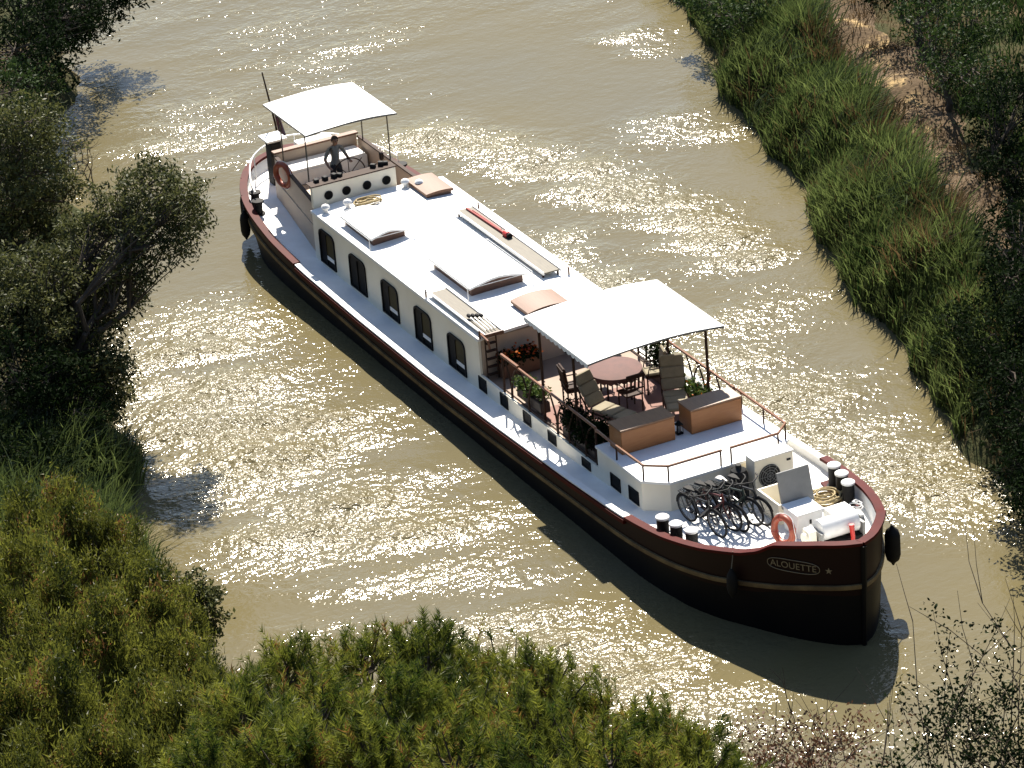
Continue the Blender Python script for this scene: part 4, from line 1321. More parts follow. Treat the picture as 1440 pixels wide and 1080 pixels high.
# --- things lying on the roof
gp = thing("gangway_plank", "long grey weathered gangway plank lying along the port side of the roof", "gangway", (-3.9, 1.18, roofz(1.2)))
b = MB(); b.box((-3.9, 1.20, roofz(1.2) + .13), (4.75, .42, .035)); b.build("board", MT['rack'], gp)
for y in (.97, 1.43):
    b = MB(); b.box((-3.9, y, roofz(1.2) + .14), (4.8, .035, .075)); b.build("side_rail", MT['whitemetal'], gp)
for x in (-6.2, -1.6):
    for y in (1.0, 1.40):
        b = MB(); b.tube([(x, y, roofz(y) - .005), (x, y, roofz(1.2) + .12)], .03, 7); b.build("foot", MT['darkwood'], gp)
bh = thing("boat_pole", "red painted boat pole with black tip lying on the port gangway plank", "boat pole", (-5.1, 1.26, 2.42))
b = MB(); b.tube([(-6.2, 1.22, 2.435), (-5.2, 1.25, 2.435), (-4.1, 1.28, 2.445)], [.03, .035, .035], 8); b.tube([(-6.0, 1.30, 2.43), (-4.5, 1.33, 2.43)], .022, 7); b.build("pole", MT['dullred'], bh, True)
b = MB(); b.lathe([(.05, 0), (.085, .03), (.085, .20), (.05, .24)], (-4.2, 1.28, 2.46), 12, 'X'); b.build("pole_head", MT['red'], bh, True)
b = MB(); b.lathe([(.075, 0), (.075, .05)], (-3.96, 1.28, 2.46), 12, 'X'); b.build("pole_tip", MT['rubber'], bh, True)

br = thing("boarding_ramp", "grey boarding ramp lying along the starboard roof edge ahead of the skylights", "gangway", (-.8, -1.5, roofz(1.5)))
b = MB(); b.box((-.80, -1.50, roofz(1.5) + .07), (3.0, .44, .035)); b.build("board", MT['rack'], br)
for y in (-1.73, -1.27):
    b = MB(); b.box((-.80, y, roofz(1.5) + .09), (3.04, .03, .07)); b.build("side_rail", MT['whitemetal'], br)
b = MB(); b.box((.72, -1.50, roofz(1.5) + .08), (.05, .50, .09)); b.build("end_bar", MT['brown'], br)
for i in range(4):
    pr_ = thing("mooring_stake", ["steel mooring stake on the starboard ramp, outermost of four", "steel mooring stake on the starboard ramp, second from the roof edge", "steel mooring stake on the starboard ramp, third from the roof edge", "steel mooring stake on the starboard ramp, innermost of four"][i], "mooring stake", (-.1, -1.63 + i * .085, 2.36), group="mooring stakes on the boarding ramp")
    y = -1.63 + i * .085
    b = MB(); b.tube([(-.35 + .05 * i, y + .02, 2.395), (.55, y, 2.385)], [.016, .012], 6); b.build("rod", MT['steel'], pr_)
    b = MB(); b.lathe([(.03, 0), (.045, .02), (.045, .10), (.02, .14)], (-.45 + .05 * i, y + .02, 2.41), 8, 'X'); b.build("head", MT['rubber'], pr_, True)


def rope_coil(c, r0, label, turns=6, r=.02, sx=1.0, sy=1.0, seed=0, h=.10, mat=None):
    rs = np.random.RandomState(seed); pts = []
    N = turns * 26
    for i in range(N):
        a = 2 * math.pi * i / 26; k = i / N
        rr = r0 * (.72 + .28 * math.sin(k * 9 + seed)) + rs.normal(0, .008)
        pts.append((c[0] + sx * rr * math.cos(a), c[1] + sy * rr * math.sin(a), c[2] + r + h * k + .012 * math.sin(a * 2.3 + k * 20)))
    t = MB(); t.tube(pts, r, 6); o = t.build("rope_coil", mat or MT['rope'], None, True)
    tag(o, label, "rope")


rope_coil((-8.35, -.55, roofz(.5)), .30, "yellow rope coil on the aft end of the cabin roof below the portholes", 4, .022, .7, 1.3, 1, .10)
rope_coil((10.55, 1.60, deckz(10.5)), .36, "large tan rope coil on the bow deck behind the open hatch lid", 8, .024, 1.0, 1.15, 2, .20)
rope_coil((11.45, 1.86, deckz(11.4) + .02), .16, "thin pale rope loop hung by the port bow bollards", 3, .015, 1, 1, 3, .3, MT['canvas'])

# --- the helmsman: one continuous skinned body
def person():
    root = thing("person", "person in grey t-shirt and dark trousers standing at the steering wheel under the stern awning", "person", (-10.52, -.40, CF), local=True)
    J = {'pel': (0, 0, .95, .135, .10), 'wai': (0, 0, 1.08, .125, .09), 'che': (.02, 0, 1.27, .15, .105), 'shc': (.02, 0, 1.42, .11, .085), 'nec': (.035, 0, 1.50, .052, .052), 'hd0': (.06, 0, 1.565, .062, .068), 'hd1': (.075, 0, 1.645, .078, .092), 'hd2': (.07, 0, 1.705, .058, .066),
         'hl': (0, .09, .90, .095, .095), 'kl': (.03, .11, .50, .062, .062), 'al': (-.02, .12, .09, .042, .045), 'tl': (.14, .13, .035, .035, .03),
         'hr': (0, -.09, .90, .095, .095), 'kr': (.05, -.12, .50, .062, .062), 'ar': (0, -.14, .09, .042, .045), 'tr': (.16, -.16, .035, .035, .03),
         'sl': (.01, .185, 1.41, .062, .062), 'el': (.06, .29, 1.17, .046, .046), 'wl': (.27, .26, 1.10, .032, .032), 'ml': (.34, .25, 1.09, .036, .024),
         'sr': (.01, -.185, 1.41, .062, .062), 'er': (-.02, -.30, 1.16, .046, .046), 'wr': (.20, -.33, 1.02, .032, .032), 'mr': (.27, -.32, .995, .036, .024)}
    E = [('pel', 'wai'), ('wai', 'che'), ('che', 'shc'), ('shc', 'nec'), ('nec', 'hd0'), ('hd0', 'hd1'), ('hd1', 'hd2'), ('pel', 'hl'), ('hl', 'kl'), ('kl', 'al'), ('al', 'tl'), ('pel', 'hr'), ('hr', 'kr'), ('kr', 'ar'), ('ar', 'tr'), ('shc', 'sl'), ('sl', 'el'), ('el', 'wl'), ('wl', 'ml'), ('shc', 'sr'), ('sr', 'er'), ('er', 'wr'), ('wr', 'mr')]
    for s in ('l', 'r'):     # five fingers curled over the rim
        mx, my, mz = J['m' + s][:3]
        for k, (dy, ln_) in enumerate(((-.028, .030), (-.010, .036), (.010, .034), (.027, .027))):
            J[f'f{k}{s}'] = (mx + ln_, my + dy, mz - .004, .010, .010); J[f'g{k}{s}'] = (mx + ln_ + .022, my + dy, mz - .032, .008, .008)
            E += [('m' + s, f'f{k}{s}'), (f'f{k}{s}', f'g{k}{s}')]
        sg = -1 if s == 'l' else 1
        J['t1' + s] = (mx - .005, my + sg * .04, mz - .012, .011, .011); J['t2' + s] = (mx + .03, my + sg * .045, mz - .03, .009, .009)
        E += [('m' + s, 't1' + s), ('t1' + s, 't2' + s)]
    names = list(J); idx = {n: i for i, n in enumerate(names)}
    me = bpy.data.meshes.new("body"); me.from_pydata([J[n][:3] for n in names], [(idx[a], idx[b]) for a, b in E], [])
    o = bpy.data.objects.new("body", me); COL.objects.link(o)
    md = o.modifiers.new("skin", 'SKIN'); md.use_smooth_shade = True
    sd_ = o.modifiers.new("sub", 'SUBSURF'); sd_.levels = 2; sd_.render_levels = 2
    for i, n in enumerate(names):
        me.skin_vertices[0].data[i].radius = J[n][3:5]; me.skin_vertices[0].data[i].use_root = (n == 'pel')
    bpy.context.view_layer.update()
    ev = o.evaluated_get(bpy.context.evaluated_depsgraph_get())
    m2 = bpy.data.meshes.new_from_object(ev); bpy.data.objects.remove(o)
    for k in ('shirt', 'trousers', 'skin', 'rubber'): m2.materials.append(MT[k])
    for pl in m2.polygons:
        c = pl.center
        arm = abs(c.y) > .21 and c.z > .94
        if c.z < .075: mi = 3
        elif c.z < .98 and not (arm or (c.x > .15)): mi = 1
        elif c.z > 1.495: mi = 2
        elif arm and c.z < 1.20: mi = 2
        else: mi = 0
        pl.material_index = mi; pl.use_smooth = True
    b = link("body", m2, root)
    rs = np.random.RandomState(5)
    h = MB()     # short hair cap over crown and back of head
    V = []; Fs = []
    nu, nv = 16, 8
    for i in range(nv):
        ph = R(4 + i * 15)
        for j in range(nu):
            a = 2 * math.pi * j / nu
            lim = 1.0
            if math.cos(a) > .35: ph_ = min(ph, R(62))
            else: ph_ = ph
            r_ = .100 + .006 * rs.rand()
            V.append((.062 + r_ * 1.06 * math.sin(ph_) * math.cos(a), .92 * r_ * math.sin(ph_) * math.sin(a), 1.655 + r_ * 1.12 * math.cos(ph_)))
    for i in range(nv - 1):
        for j in range(nu): Fs.append((i * nu + j, i * nu + (j + 1) % nu, (i + 1) * nu + (j + 1) % nu, (i + 1) * nu + j))
    Fs.append(tuple(range(nu)))
    h.add(V, Fs); h.build("hair", MT['hair'], root, True)
    f = MB(); f.lathe([(.016, 0), (.020, .012), (.010, .05), (.004, .058)], (.150, 0, 1.600), 8); f.build("nose", MT['skin'], root, True)
    for y in (-.034, .034):
        f = MB(); f.lathe([(.001, -.012), (.011, -.006), (.013, 0), (.011, .006), (.001, .012)], (.146, y, 1.645), 8, 'X'); f.build("eye", MT['hair'], root, True)
        f = MB(); f.lathe([(.008, -.008), (.022, -.004), (.022, .004), (.008, .010)], (.062, y * 2.75, 1.625), 8, 'Y'); f.build("ear", MT['skin'], root, True)
    f = MB(); f.box((.146, 0, 1.572), (.012, .045, .010)); f.build("mouth", MT['dullred'], root)
    root.rotation_euler = (0, 0, R(8))


person()

# ================================================================== vegetation
def branch_path(rs, a, b, n=5, bend=.12):
    a = np.array(a, float); b = np.array(b, float); L = np.linalg.norm(b - a)
    P = [a + (b - a) * t for t in np.linspace(0, 1, n)]
    for i in range(1, n - 1): P[i] = P[i] + rs.normal(0, bend * L * .35, 3) + np.array([0, 0, .10 * L * math.sin(math.pi * i / (n - 1))])
    return P


def crown_points(rs, clumps, dens, sub=.24, flat=.8):
    """leaf positions gathered in tufts on and inside each clump: uneven outline, gaps between tufts"""
    P = []; O = []; SC = []
    for (x, y, z, r) in clumps:
        m_ = max(6, int(26 * r ** 1.7 / sub ** .6))
        d = unit(rs, m_); rad = r * rs.uniform(.35, 1.12, (m_, 1)) ** .7
        c = np.array([x, y, z]) + d * rad * np.array([1, 1, flat])
        SC.append(c)
        n = int(dens * r ** 2 * 100)
        k = rs.randint(0, m_, n)
        P.append(c[k] + rs.normal(0, sub * .55, (n, 3)) * np.array([1, 1, .75])); O.append(d[k])
    return np.concatenate(P), np.concatenate(O), SC


def tree(name, cat, label, base, clumps, lm, dens=9, size=.11, asp=.4, trunk_r=.16, sub=.24, seed=1, group=None, droop=.0, crown_name="crown", trunk_name="trunk", bark=None, twigs=2, gname=None, upb=0., trunk_top=None):
    rs = np.random.RandomState(seed)
    o = thing(name, label, cat, base, group=group)
    P, O, SC = crown_points(rs, clumps, dens, sub)
    V, F, T = leaves(rs, P, size, asp, O * .5, droop, upb)
    link(crown_name, np_mesh(crown_name, V, F, lm, T), o)
    mb = MB()
    b = np.array(base, float); b[2] -= .25
    cen = np.array([c[:3] for c in clumps]).mean(0)
    fork_ = np.array(trunk_top) if trunk_top else b + (cen - b) * .45
    tp = branch_path(rs, b, fork_, 6, .10)
    mb.tube(tp, list(np.linspace(trunk_r, trunk_r * .62, 6)), 9)
    for (x, y, z, r), sc in zip(clumps, SC):
        st = tp[rs.randint(3, 6)]
        bp2 = branch_path(rs, st, (x, y, z), 6, .16)
        r0 = trunk_r * rs.uniform(.32, .5)
        mb.tube(bp2, list(np.linspace(r0, r0 * .3, 6)), 6)
        for c in sc[:max(1, int(len(sc) * .5 * twigs / 2))]:
            q = bp2[rs.randint(2, 6)]
            mb.tube([q, (q + c) / 2 + rs.normal(0, .05, 3), c], [r0 * .28, r0 * .18, .006], 4, cap=False)
    mb.build(trunk_name, bark or MT['bark'], o, True)
    return o


TR = {'A': ((-4.6, -10.9, 1.01), [(-4.02, -7.22, 5.52, 0.8), (-5.18, -7.55, 5.57, 0.85), (-6.02, -8.13, 4.78, 0.85), (-4.09, -7.74, 4.71, 0.85), (-4.56, -6.77, 4.61, 0.5), (-6.15, -8.72, 4.05, 0.95), (-4.27, -8.49, 3.93, 0.75), (-4.96, -8.96, 2.96, 0.8), (-6.23, -9.35, 3.16, 1.1), (-5.44, -10.47, 3.94, 1.1), (-5.4, -10.06, 2.35, 1.0), (-4.67, -11.12, 3.29, 1.2), (-4.35, -9.68, 2.09, 0.75), (-4.54, -9.19, 1.03, 0.55), (-4.12, -11.07, 1.81, 1.1), (-4.35, -10.16, 1.19, 0.95), (-6.67, -10.63, 3.34, 1.0), (-3.77, -9.66, 1.93, 0.7)]), 'B': ((-13.5, -9.3, 1.21), [(-13.42, -7.43, 4.59, 1.0), (-14.09, -7.95, 3.92, 1.0), (-14.06, -6.68, 3.51, 0.6), (-13.0, -7.56, 3.3, 1.0), (-13.67, -8.19, 2.53, 1.1), (-13.7, -7.28, 1.89, 0.9), (-12.65, -6.99, 2.77, 0.45), (-13.3, -8.18, 1.46, 1.1), (-13.47, -7.39, 1.0, 0.9)]), 'E': ((-3.0, -12.3, 1.24), [(-2.85, -12.12, 2.98, 1.0), (-2.97, -11.25, 2.5, 0.9), (-3.05, -10.6, 1.73, 0.8), (-2.43, -12.07, 1.85, 0.9), (-2.49, -11.24, 1.21, 0.7), (-4.54, -11.62, 3.29, 0.9), (-1.9, -10.71, 1.67, 0.5)]), 'E2': ((-1.39, -11.6, 1.0), [(-2.53, -10.6, 1.2, 0.6), (-1.59, -11.51, 1.2, 0.75), (-1.48, -10.63, 0.8, 0.45), (-0.69, -12.52, 1.5, 0.9), (-0.95, -12.99, 1.8, 0.9), (-1.1, -11.32, 0.7, 0.5)]), 'C': ((-24.68, -4.08, 0.72), [(-24.32, -3.72, 3.6, 1.5), (-25.5, -2.32, 2.6, 1.2), (-22.24, -4.77, 3.2, 1.4), (-23.77, -3.5, 2.0, 1.0), (-26.29, -1.78, 1.8, 0.8)]), 'D': ((-28.17, -2.1, 0.68), [(-27.86, 0.09, 2.0, 0.9), (-27.54, 0.69, 2.4, 0.9), (-26.76, -1.19, 2.4, 1.2), (-28.2, -0.35, 1.0, 0.6)]), 'C2': ((-21.44, -5.22, 0.68), [(-21.24, -4.91, 2.6, 0.9), (-22.54, -3.74, 1.8, 0.5), (-19.26, -6.1, 3.2, 0.9), (-22.14, -4.2, 1.4, 0.5)]), 'S': ((8.76, -12.6, 0.68), [(8.33, -12.51, 2.4, 0.45), (8.72, -12.38, 2.2, 0.45), (9.04, -12.31, 1.9, 0.35), (8.75, -12.79, 2.0, 0.45), (9.09, -12.52, 1.6, 0.3)]), 'R1': ((-16.26, 15.2, 0.69), [(-17.21, 14.45, 1.6, 0.6), (-15.46, 14.39, 1.7, 0.6), (-18.28, 14.46, 1.5, 0.5), (-15.03, 14.63, 2.2, 0.6), (-16.5, 14.25, 1.1, 0.45)]), 'R2': ((-6.64, 15.74, 1.35), [(-8.29, 15.85, 3.4, 0.8), (-5.49, 15.2, 3.6, 0.9), (-11.23, 17.33, 2.8, 0.6), (-5.55, 15.92, 4.4, 0.9), (-5.99, 15.38, 2.6, 0.6), (-3.28, 14.76, 3.6, 0.8)]), 'R3': ((0.91, 12.75, 1.3), [(0.15, 12.86, 4.0, 0.9), (0.26, 13.64, 4.6, 1.0), (1.55, 12.56, 3.4, 0.9), (0.48, 12.73, 3.0, 0.6), (2.09, 11.97, 2.6, 0.7)]), 'R4': ((6.1, 9.8, 1.4), [(4.55, 10.87, 3.0, 1.0), (5.25, 9.9, 2.4, 0.9), (7.64, 9.11, 2.4, 1.0), (6.07, 9.15, 1.8, 0.45), (6.99, 9.95, 3.2, 1.0)]), 'R5': ((9.63, 7.34, 0.73), [(9.28, 7.63, 2.0, 0.8), (7.63, 8.03, 1.7, 0.6), (11.67, 6.52, 2.2, 1.0), (8.79, 7.17, 1.4, 0.55), (10.89, 6.37, 1.4, 0.7), (9.17, 7.2, 1.0, 0.5)]), 'R6': ((12.6, 7.6, 0.71), [(12.44, 5.81, 1.5, 0.8), (11.37, 5.95, 1.1, 0.5), (13.75, 5.31, 1.5, 0.9), (13.14, 5.25, 1.0, 0.55), (12.18, 5.69, 0.9, 0.5)]), 'R8': ((5.95, 8.32, 0.74), [(5.51, 8.21, 1.2, 0.5), (5.66, 8.62, 1.7, 0.65), (7.07, 8.0, 1.4, 0.6), (6.09, 8.12, 0.8, 0.4), (6.99, 8.36, 2.0, 0.7), (4.37, 8.64, 1.3, 0.4)]), 'R7': ((-10.63, 17.32, 1.65), [(-12.28, 16.95, 3.0, 0.8), (-10.63, 17.33, 3.6, 0.9), (-8.98, 17.67, 4.2, 1.0)])}
tree("overhanging_tree", "tree", "large grey-green tree leaning over the water on the left bank, branches bare below", *TR['A'], MT['l_willow'], dens=30, size=.125, asp=.36, trunk_r=.22, sub=.26, seed=21, droop=.2, twigs=3)
tree("olive_tree", "tree", "pale olive-green tree on the left bank beyond the leaning tree", *TR['B'], MT['l_olive'], dens=22, size=.12, seed=22, sub=.26)
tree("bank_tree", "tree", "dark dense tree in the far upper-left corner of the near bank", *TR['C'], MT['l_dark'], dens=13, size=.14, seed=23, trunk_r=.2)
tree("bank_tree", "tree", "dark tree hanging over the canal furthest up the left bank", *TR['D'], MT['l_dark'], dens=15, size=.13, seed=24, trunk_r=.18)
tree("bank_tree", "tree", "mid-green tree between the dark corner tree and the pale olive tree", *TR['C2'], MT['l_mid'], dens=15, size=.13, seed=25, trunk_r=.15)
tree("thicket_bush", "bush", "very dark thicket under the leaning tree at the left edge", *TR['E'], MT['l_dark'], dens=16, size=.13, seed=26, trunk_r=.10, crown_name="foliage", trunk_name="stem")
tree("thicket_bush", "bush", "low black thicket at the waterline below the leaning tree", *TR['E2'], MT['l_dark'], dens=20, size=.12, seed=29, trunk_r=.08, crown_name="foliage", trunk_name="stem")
tree("waterside_shrub", "shrub", "small leafy shrub at the water's edge on the lower left bank", *TR['S'], MT['l_olive'], dens=34, size=.10, asp=.5, seed=27, trunk_r=.05, sub=.13, crown_name="foliage", trunk_name="stem")
tree("waterside_bush", "bush", "bright green bush at the water's edge at the top of the right bank", *TR['R1'], MT['l_mid'], dens=17, size=.12, seed=31, trunk_r=.08, sub=.2, crown_name="foliage", trunk_name="stem")
tree("trackside_bush", "bush", "broad dark green bush on the far side of the dirt track", *TR['R2'], MT['l_mid'], dens=13, size=.12, seed=32, trunk_r=.10, crown_name="foliage", trunk_name="stem")
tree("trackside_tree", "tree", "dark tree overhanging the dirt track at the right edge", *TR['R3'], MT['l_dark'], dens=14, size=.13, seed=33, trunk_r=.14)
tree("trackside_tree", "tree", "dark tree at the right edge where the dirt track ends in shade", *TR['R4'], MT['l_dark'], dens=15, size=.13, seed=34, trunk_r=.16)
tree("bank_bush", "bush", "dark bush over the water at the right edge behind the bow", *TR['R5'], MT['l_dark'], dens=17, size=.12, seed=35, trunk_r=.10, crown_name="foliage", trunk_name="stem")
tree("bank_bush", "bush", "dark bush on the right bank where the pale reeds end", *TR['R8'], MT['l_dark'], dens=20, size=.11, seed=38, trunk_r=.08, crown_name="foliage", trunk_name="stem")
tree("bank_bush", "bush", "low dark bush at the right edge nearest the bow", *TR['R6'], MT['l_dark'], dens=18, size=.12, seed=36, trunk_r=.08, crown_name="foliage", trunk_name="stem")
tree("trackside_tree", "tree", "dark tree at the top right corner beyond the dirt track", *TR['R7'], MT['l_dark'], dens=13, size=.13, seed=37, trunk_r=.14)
# the wood that continues beyond the right edge of the picture and shades the bank
for i, (x, y) in enumerate(((-3.5, 19.5), (2.5, 17.2), (8.5, 14.2), (-10, 22), (13.5, 12.0))):
    g = float(ground_z(np.array([x]), np.array([y]))[0])
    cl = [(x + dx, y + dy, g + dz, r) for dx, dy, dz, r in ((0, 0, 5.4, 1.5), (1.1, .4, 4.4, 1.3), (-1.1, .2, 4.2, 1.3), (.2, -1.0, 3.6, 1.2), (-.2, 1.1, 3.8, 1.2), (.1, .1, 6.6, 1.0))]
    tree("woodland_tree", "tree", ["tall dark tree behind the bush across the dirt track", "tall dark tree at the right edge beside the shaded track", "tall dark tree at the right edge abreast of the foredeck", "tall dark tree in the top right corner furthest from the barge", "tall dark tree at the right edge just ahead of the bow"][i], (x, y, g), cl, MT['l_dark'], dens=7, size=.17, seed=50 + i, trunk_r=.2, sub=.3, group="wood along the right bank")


# --- pines on the near slope: brushes of needles on upswept shoots
def pine_meshes(seed, H=4.6, Rm=1.45, shoots=1250, needles=48):
    rs = np.random.RandomState(seed)
    nb = 64                                                        # branch ends, each a bunch of upright shoots
    zb = H * (1 - rs.uniform(0, 1, nb) ** .85 * .95); zb[0] = H
    prof = Rm * np.clip(1.02 - (zb / H) ** 2.2, .02, 1) ** .62 * np.clip(.45 + zb / H * 1.1, 0, 1)
    ab = np.arange(nb) * 2.4 + rs.uniform(-.4, .4, nb)
    rb = prof * (1 + .25 * np.sin(3 * ab + seed)) * rs.uniform(.35, 1.0, nb) ** .45
    cb = np.stack([rb * np.cos(ab), rb * np.sin(ab), zb], -1)
    k = np.arange(shoots); bi = rs.randint(0, nb, shoots); ang = ab[bi]
    base = cb[bi] + rs.normal(0, 1, (shoots, 3)) * np.array([.17, .17, .15])
    ax = np.stack([.35 * np.cos(ang), .35 * np.sin(ang), np.full(shoots, 1.0)], -1) + rs.normal(0, .24, (shoots, 3))
    ax /= np.linalg.norm(ax, axis=1, keepdims=True)
    SL = rs.uniform(.20, .46, shoots)
    n = shoots * needles
    si = np.repeat(k, needles)
    t = rs.uniform(.05, 1.0, n)
    p0 = base[si] + ax[si] * (SL[si] * t)[:, None]
    u = unit(rs, n); u -= ax[si] * (u * ax[si]).sum(1, keepdims=True); u /= np.linalg.norm(u, axis=1, keepdims=True)
    d = u * .78 + ax[si] * .80; d /= np.linalg.norm(d, axis=1, keepdims=True)
    L = rs.uniform(.09, .17, n)[:, None]
    w = np.cross(d, unit(rs, n)); w /= np.linalg.norm(w, axis=1, keepdims=True)
    V = np.stack([p0 - w * .0075, p0 + w * .0075, p0 + d * L], 1).reshape(-1, 3)
    F = np.arange(3 * n).reshape(n, 3)
    tint_s = np.clip(rs.normal(.45, .30, nb)[bi] + rs.normal(0, .2, shoots), 0, 1)
    T = np.repeat(np.clip(tint_s[si] * .75 + rs.uniform(0, .35, n), 0, 1), 3)
    mb = MB()
    for i in range(0, shoots, 4):
        b = base[i]; inner = np.array([b[0] * .12, b[1] * .12, max(b[2] - .55 * math.hypot(b[0], b[1]) - .1, -.3)])
        mb.tube([inner, (inner + b) / 2 + np.array([0, 0, -.05]), b + ax[i] * SL[i] * .6], [.028, .016, .007], 4, cap=False)
    return (V, F, T), mb


PINE = []
for i in range(4):
    (V, F, T), mb = pine_meshes(70 + i, H=[4.8, 4.2, 5.2, 4.5][i], Rm=[1.5, 1.6, 1.4, 1.55][i])
    me1 = np_mesh("needles", V, F, MT['l_pine'] if i != 2 else MT['l_pine'], T)
    tmp = mb.build("branches", MT['bark']); me2 = tmp.data; bpy.data.objects.remove(tmp)
    PINE.append((me1, me2, [4.8, 4.2, 5.2, 4.5][i]))
PL = [(30.92, -19.24, 6.18, 7.28), (29.62, -17.5, 5.09, 7.57), (33.28, -17.98, 6.28, 8.21), (31.46, -16.07, 5.14, 7.56), (34.23, -16.58, 6.12, 7.86), (33.96, -15.58, 5.74, 7.39), (36.03, -15.74, 6.16, 7.64), (38.03, -16.21, 6.82, 7.54), (36.64, -22.14, 8.87, 7.53), (36.22, -20.84, 8.23, 7.66), (38.18, -20.59, 8.84, 8.06), (37.85, -19.48, 8.11, 8.06), (39.13, -19.08, 8.31, 8.14), (40.47, -18.77, 8.66, 7.93), (40.79, -24.12, 10.94, 7.53), (41.13, -23.28, 10.56, 7.85), (41.51, -22.36, 10.19, 8.19), (41.98, -21.49, 10.04, 8.19), (43.23, -21.13, 10.6, 7.92)]
PLAB = ["pine with a twin pointed top at the left end of the near pine row",
        "pine rising above the near pine row, left of the tallest pair", "tallest pine of the near row, in front of the glittering water",
        "pine just right of the tallest one in the near row", "pine in the right half of the near row, below midships",
        "pine low in the near row under the hull's shadow", "last full pine before the right end of the near row", "small pine at the right end of the near row",
        "pine in the second row at its left end above dry ground", "second-row pine below the twin-topped one", "second-row pine below the tallest pair", "second-row pine right of the middle",
        "second-row pine below the right half of the near row", "second-row pine nearest the reddish shrubs", "front pine at the bottom edge, leftmost of its row", "front pine at the bottom edge, second from the left", "front pine at the bottom edge, middle of its row", "front pine at the bottom edge, fourth from the left", "front pine at the bottom edge, rightmost of its row"]
rs = np.random.RandomState(5)
for i, (x, y, g, h) in enumerate(PL):
    me1, me2, H = PINE[i % 4]
    o = thing("pine_tree", PLAB[i], "pine", (x, y, g), rs.uniform(0, 6.28), group="pines on the near slope", local=True)
    z0 = h - H - .25
    for nm, me in (("needles", me1), ("branches", me2)):
        c = link(nm, me, o); c.location = (0, 0, z0)
    mb = MB(); mb.tube([(0, 0, -.4), (.06, .03, h * .4), (-.03, .04, h * .7), (0, 0, h - .35)], [.17, .13, .08, .02], 8)
    mb.build("trunk", MT['bark'], o, True)


# --- tall feathery shrubs of the lower left corner
def broom_mesh(seed, H=2.6, Rm=1.15, n=26000):
    rs = np.random.RandomState(seed)
    m_ = 70
    z = H * rs.uniform(.08, 1, m_) ** .75; a = rs.uniform(0, 6.28, m_)
    r = Rm * np.sqrt(np.clip(1.05 - ((z / H - .35) / .72) ** 2, .03, 1)) * rs.uniform(.4, 1, m_) ** .5
    c = np.stack([r * np.cos(a), r * np.sin(a), z], -1)
    k = rs.randint(0, m_, n)
    P = c[k] + rs.normal(0, 1, (n, 3)) * np.array([.095, .095, .13])
    d = np.stack([np.cos(a[k]) * .25, np.sin(a[k]) * .25, np.ones(n)], -1) + rs.normal(0, .7, (n, 3)); d /= np.linalg.norm(d, axis=1, keepdims=True)
    L = rs.uniform(.05, .115, n)[:, None]; w = np.cross(d, unit(rs, n)); w /= np.linalg.norm(w, axis=1, keepdims=True)
    V = np.stack([P - w * .011, P + w * .011, P + d * L], 1).reshape(-1, 3)
    tk = np.clip(rs.normal(.45, .36, m_), 0, 1)
    T = np.repeat(np.clip(tk[k] * .7 + rs.uniform(0, .4, n), 0, 1), 3)
    mb = MB()
    for i in range(0, m_, 2):
        mb.tube([(c[i][0] * .1, c[i][1] * .1, -.3), (c[i][0] * .55, c[i][1] * .55, c[i][2] * .55), tuple(c[i])], [.03, .018, .007], 4, cap=False)
    return (V, np.arange(3 * n).reshape(n, 3), T), mb


BRM = []
for i in range(3):
    (V, F, T), mb = broom_mesh(90 + i)
    me1 = np_mesh("foliage", V, F, MT['l_broom'], T)
    tmp = mb.build("stems", MT['bark']); me2 = tmp.data; bpy.data.objects.remove(tmp)
    BRM.append((me1, me2))
BRP = [(8.1, -15.3, 1.25, 4.14), (9.66, -14.56, 1.19, 3.91), (11.74, -17.11, 1.77, 4.52), (12.84, -15.2, 1.19, 4.22), (15.1, -17.28, 1.5, 5.03), (16.01, -15.87, 1.1, 4.65), (19.44, -19.58, 3.37, 4.72), (20.09, -18.43, 2.68, 4.92), (22.34, -17.95, 2.76, 5.4), (19.16, -16.13, 1.35, 5.07), (25.12, -21.02, 5.0, 4.92), (26.55, -20.11, 4.95, 5.1)]
BLAB = ["yellow-green feathery shrub, topmost in the lower left corner", "yellow-green shrub beside the left-bank reeds", "feathery shrub at the left edge below the topmost one", "feathery shrub next to the dry bank slope",
        "feathery shrub in the middle of the lower left thicket", "feathery shrub nearest the small waterside shrub", "shrub at the left edge low in the picture", "shrub left of the dry patch near the bottom",
        "shrub right of the dry patch near the bottom", "shrub at the foot of the bank left of the first pine", "shrub in the bottom left corner", "shrub at the bottom edge left of the front pines"]
for i, (x, y, g, h) in enumerate(BRP):
    o = thing("feathery_shrub", BLAB[i], "shrub", (x, y, g), rs.uniform(0, 6.28), group="feathery shrubs of the near bank", local=True)
    s = h / 2.75
    for nm, me in zip(("foliage", "stems"), BRM[i % 3]):
        c = link(nm, me, o); c.scale = (.62 + s * .38, .62 + s * .38, s)


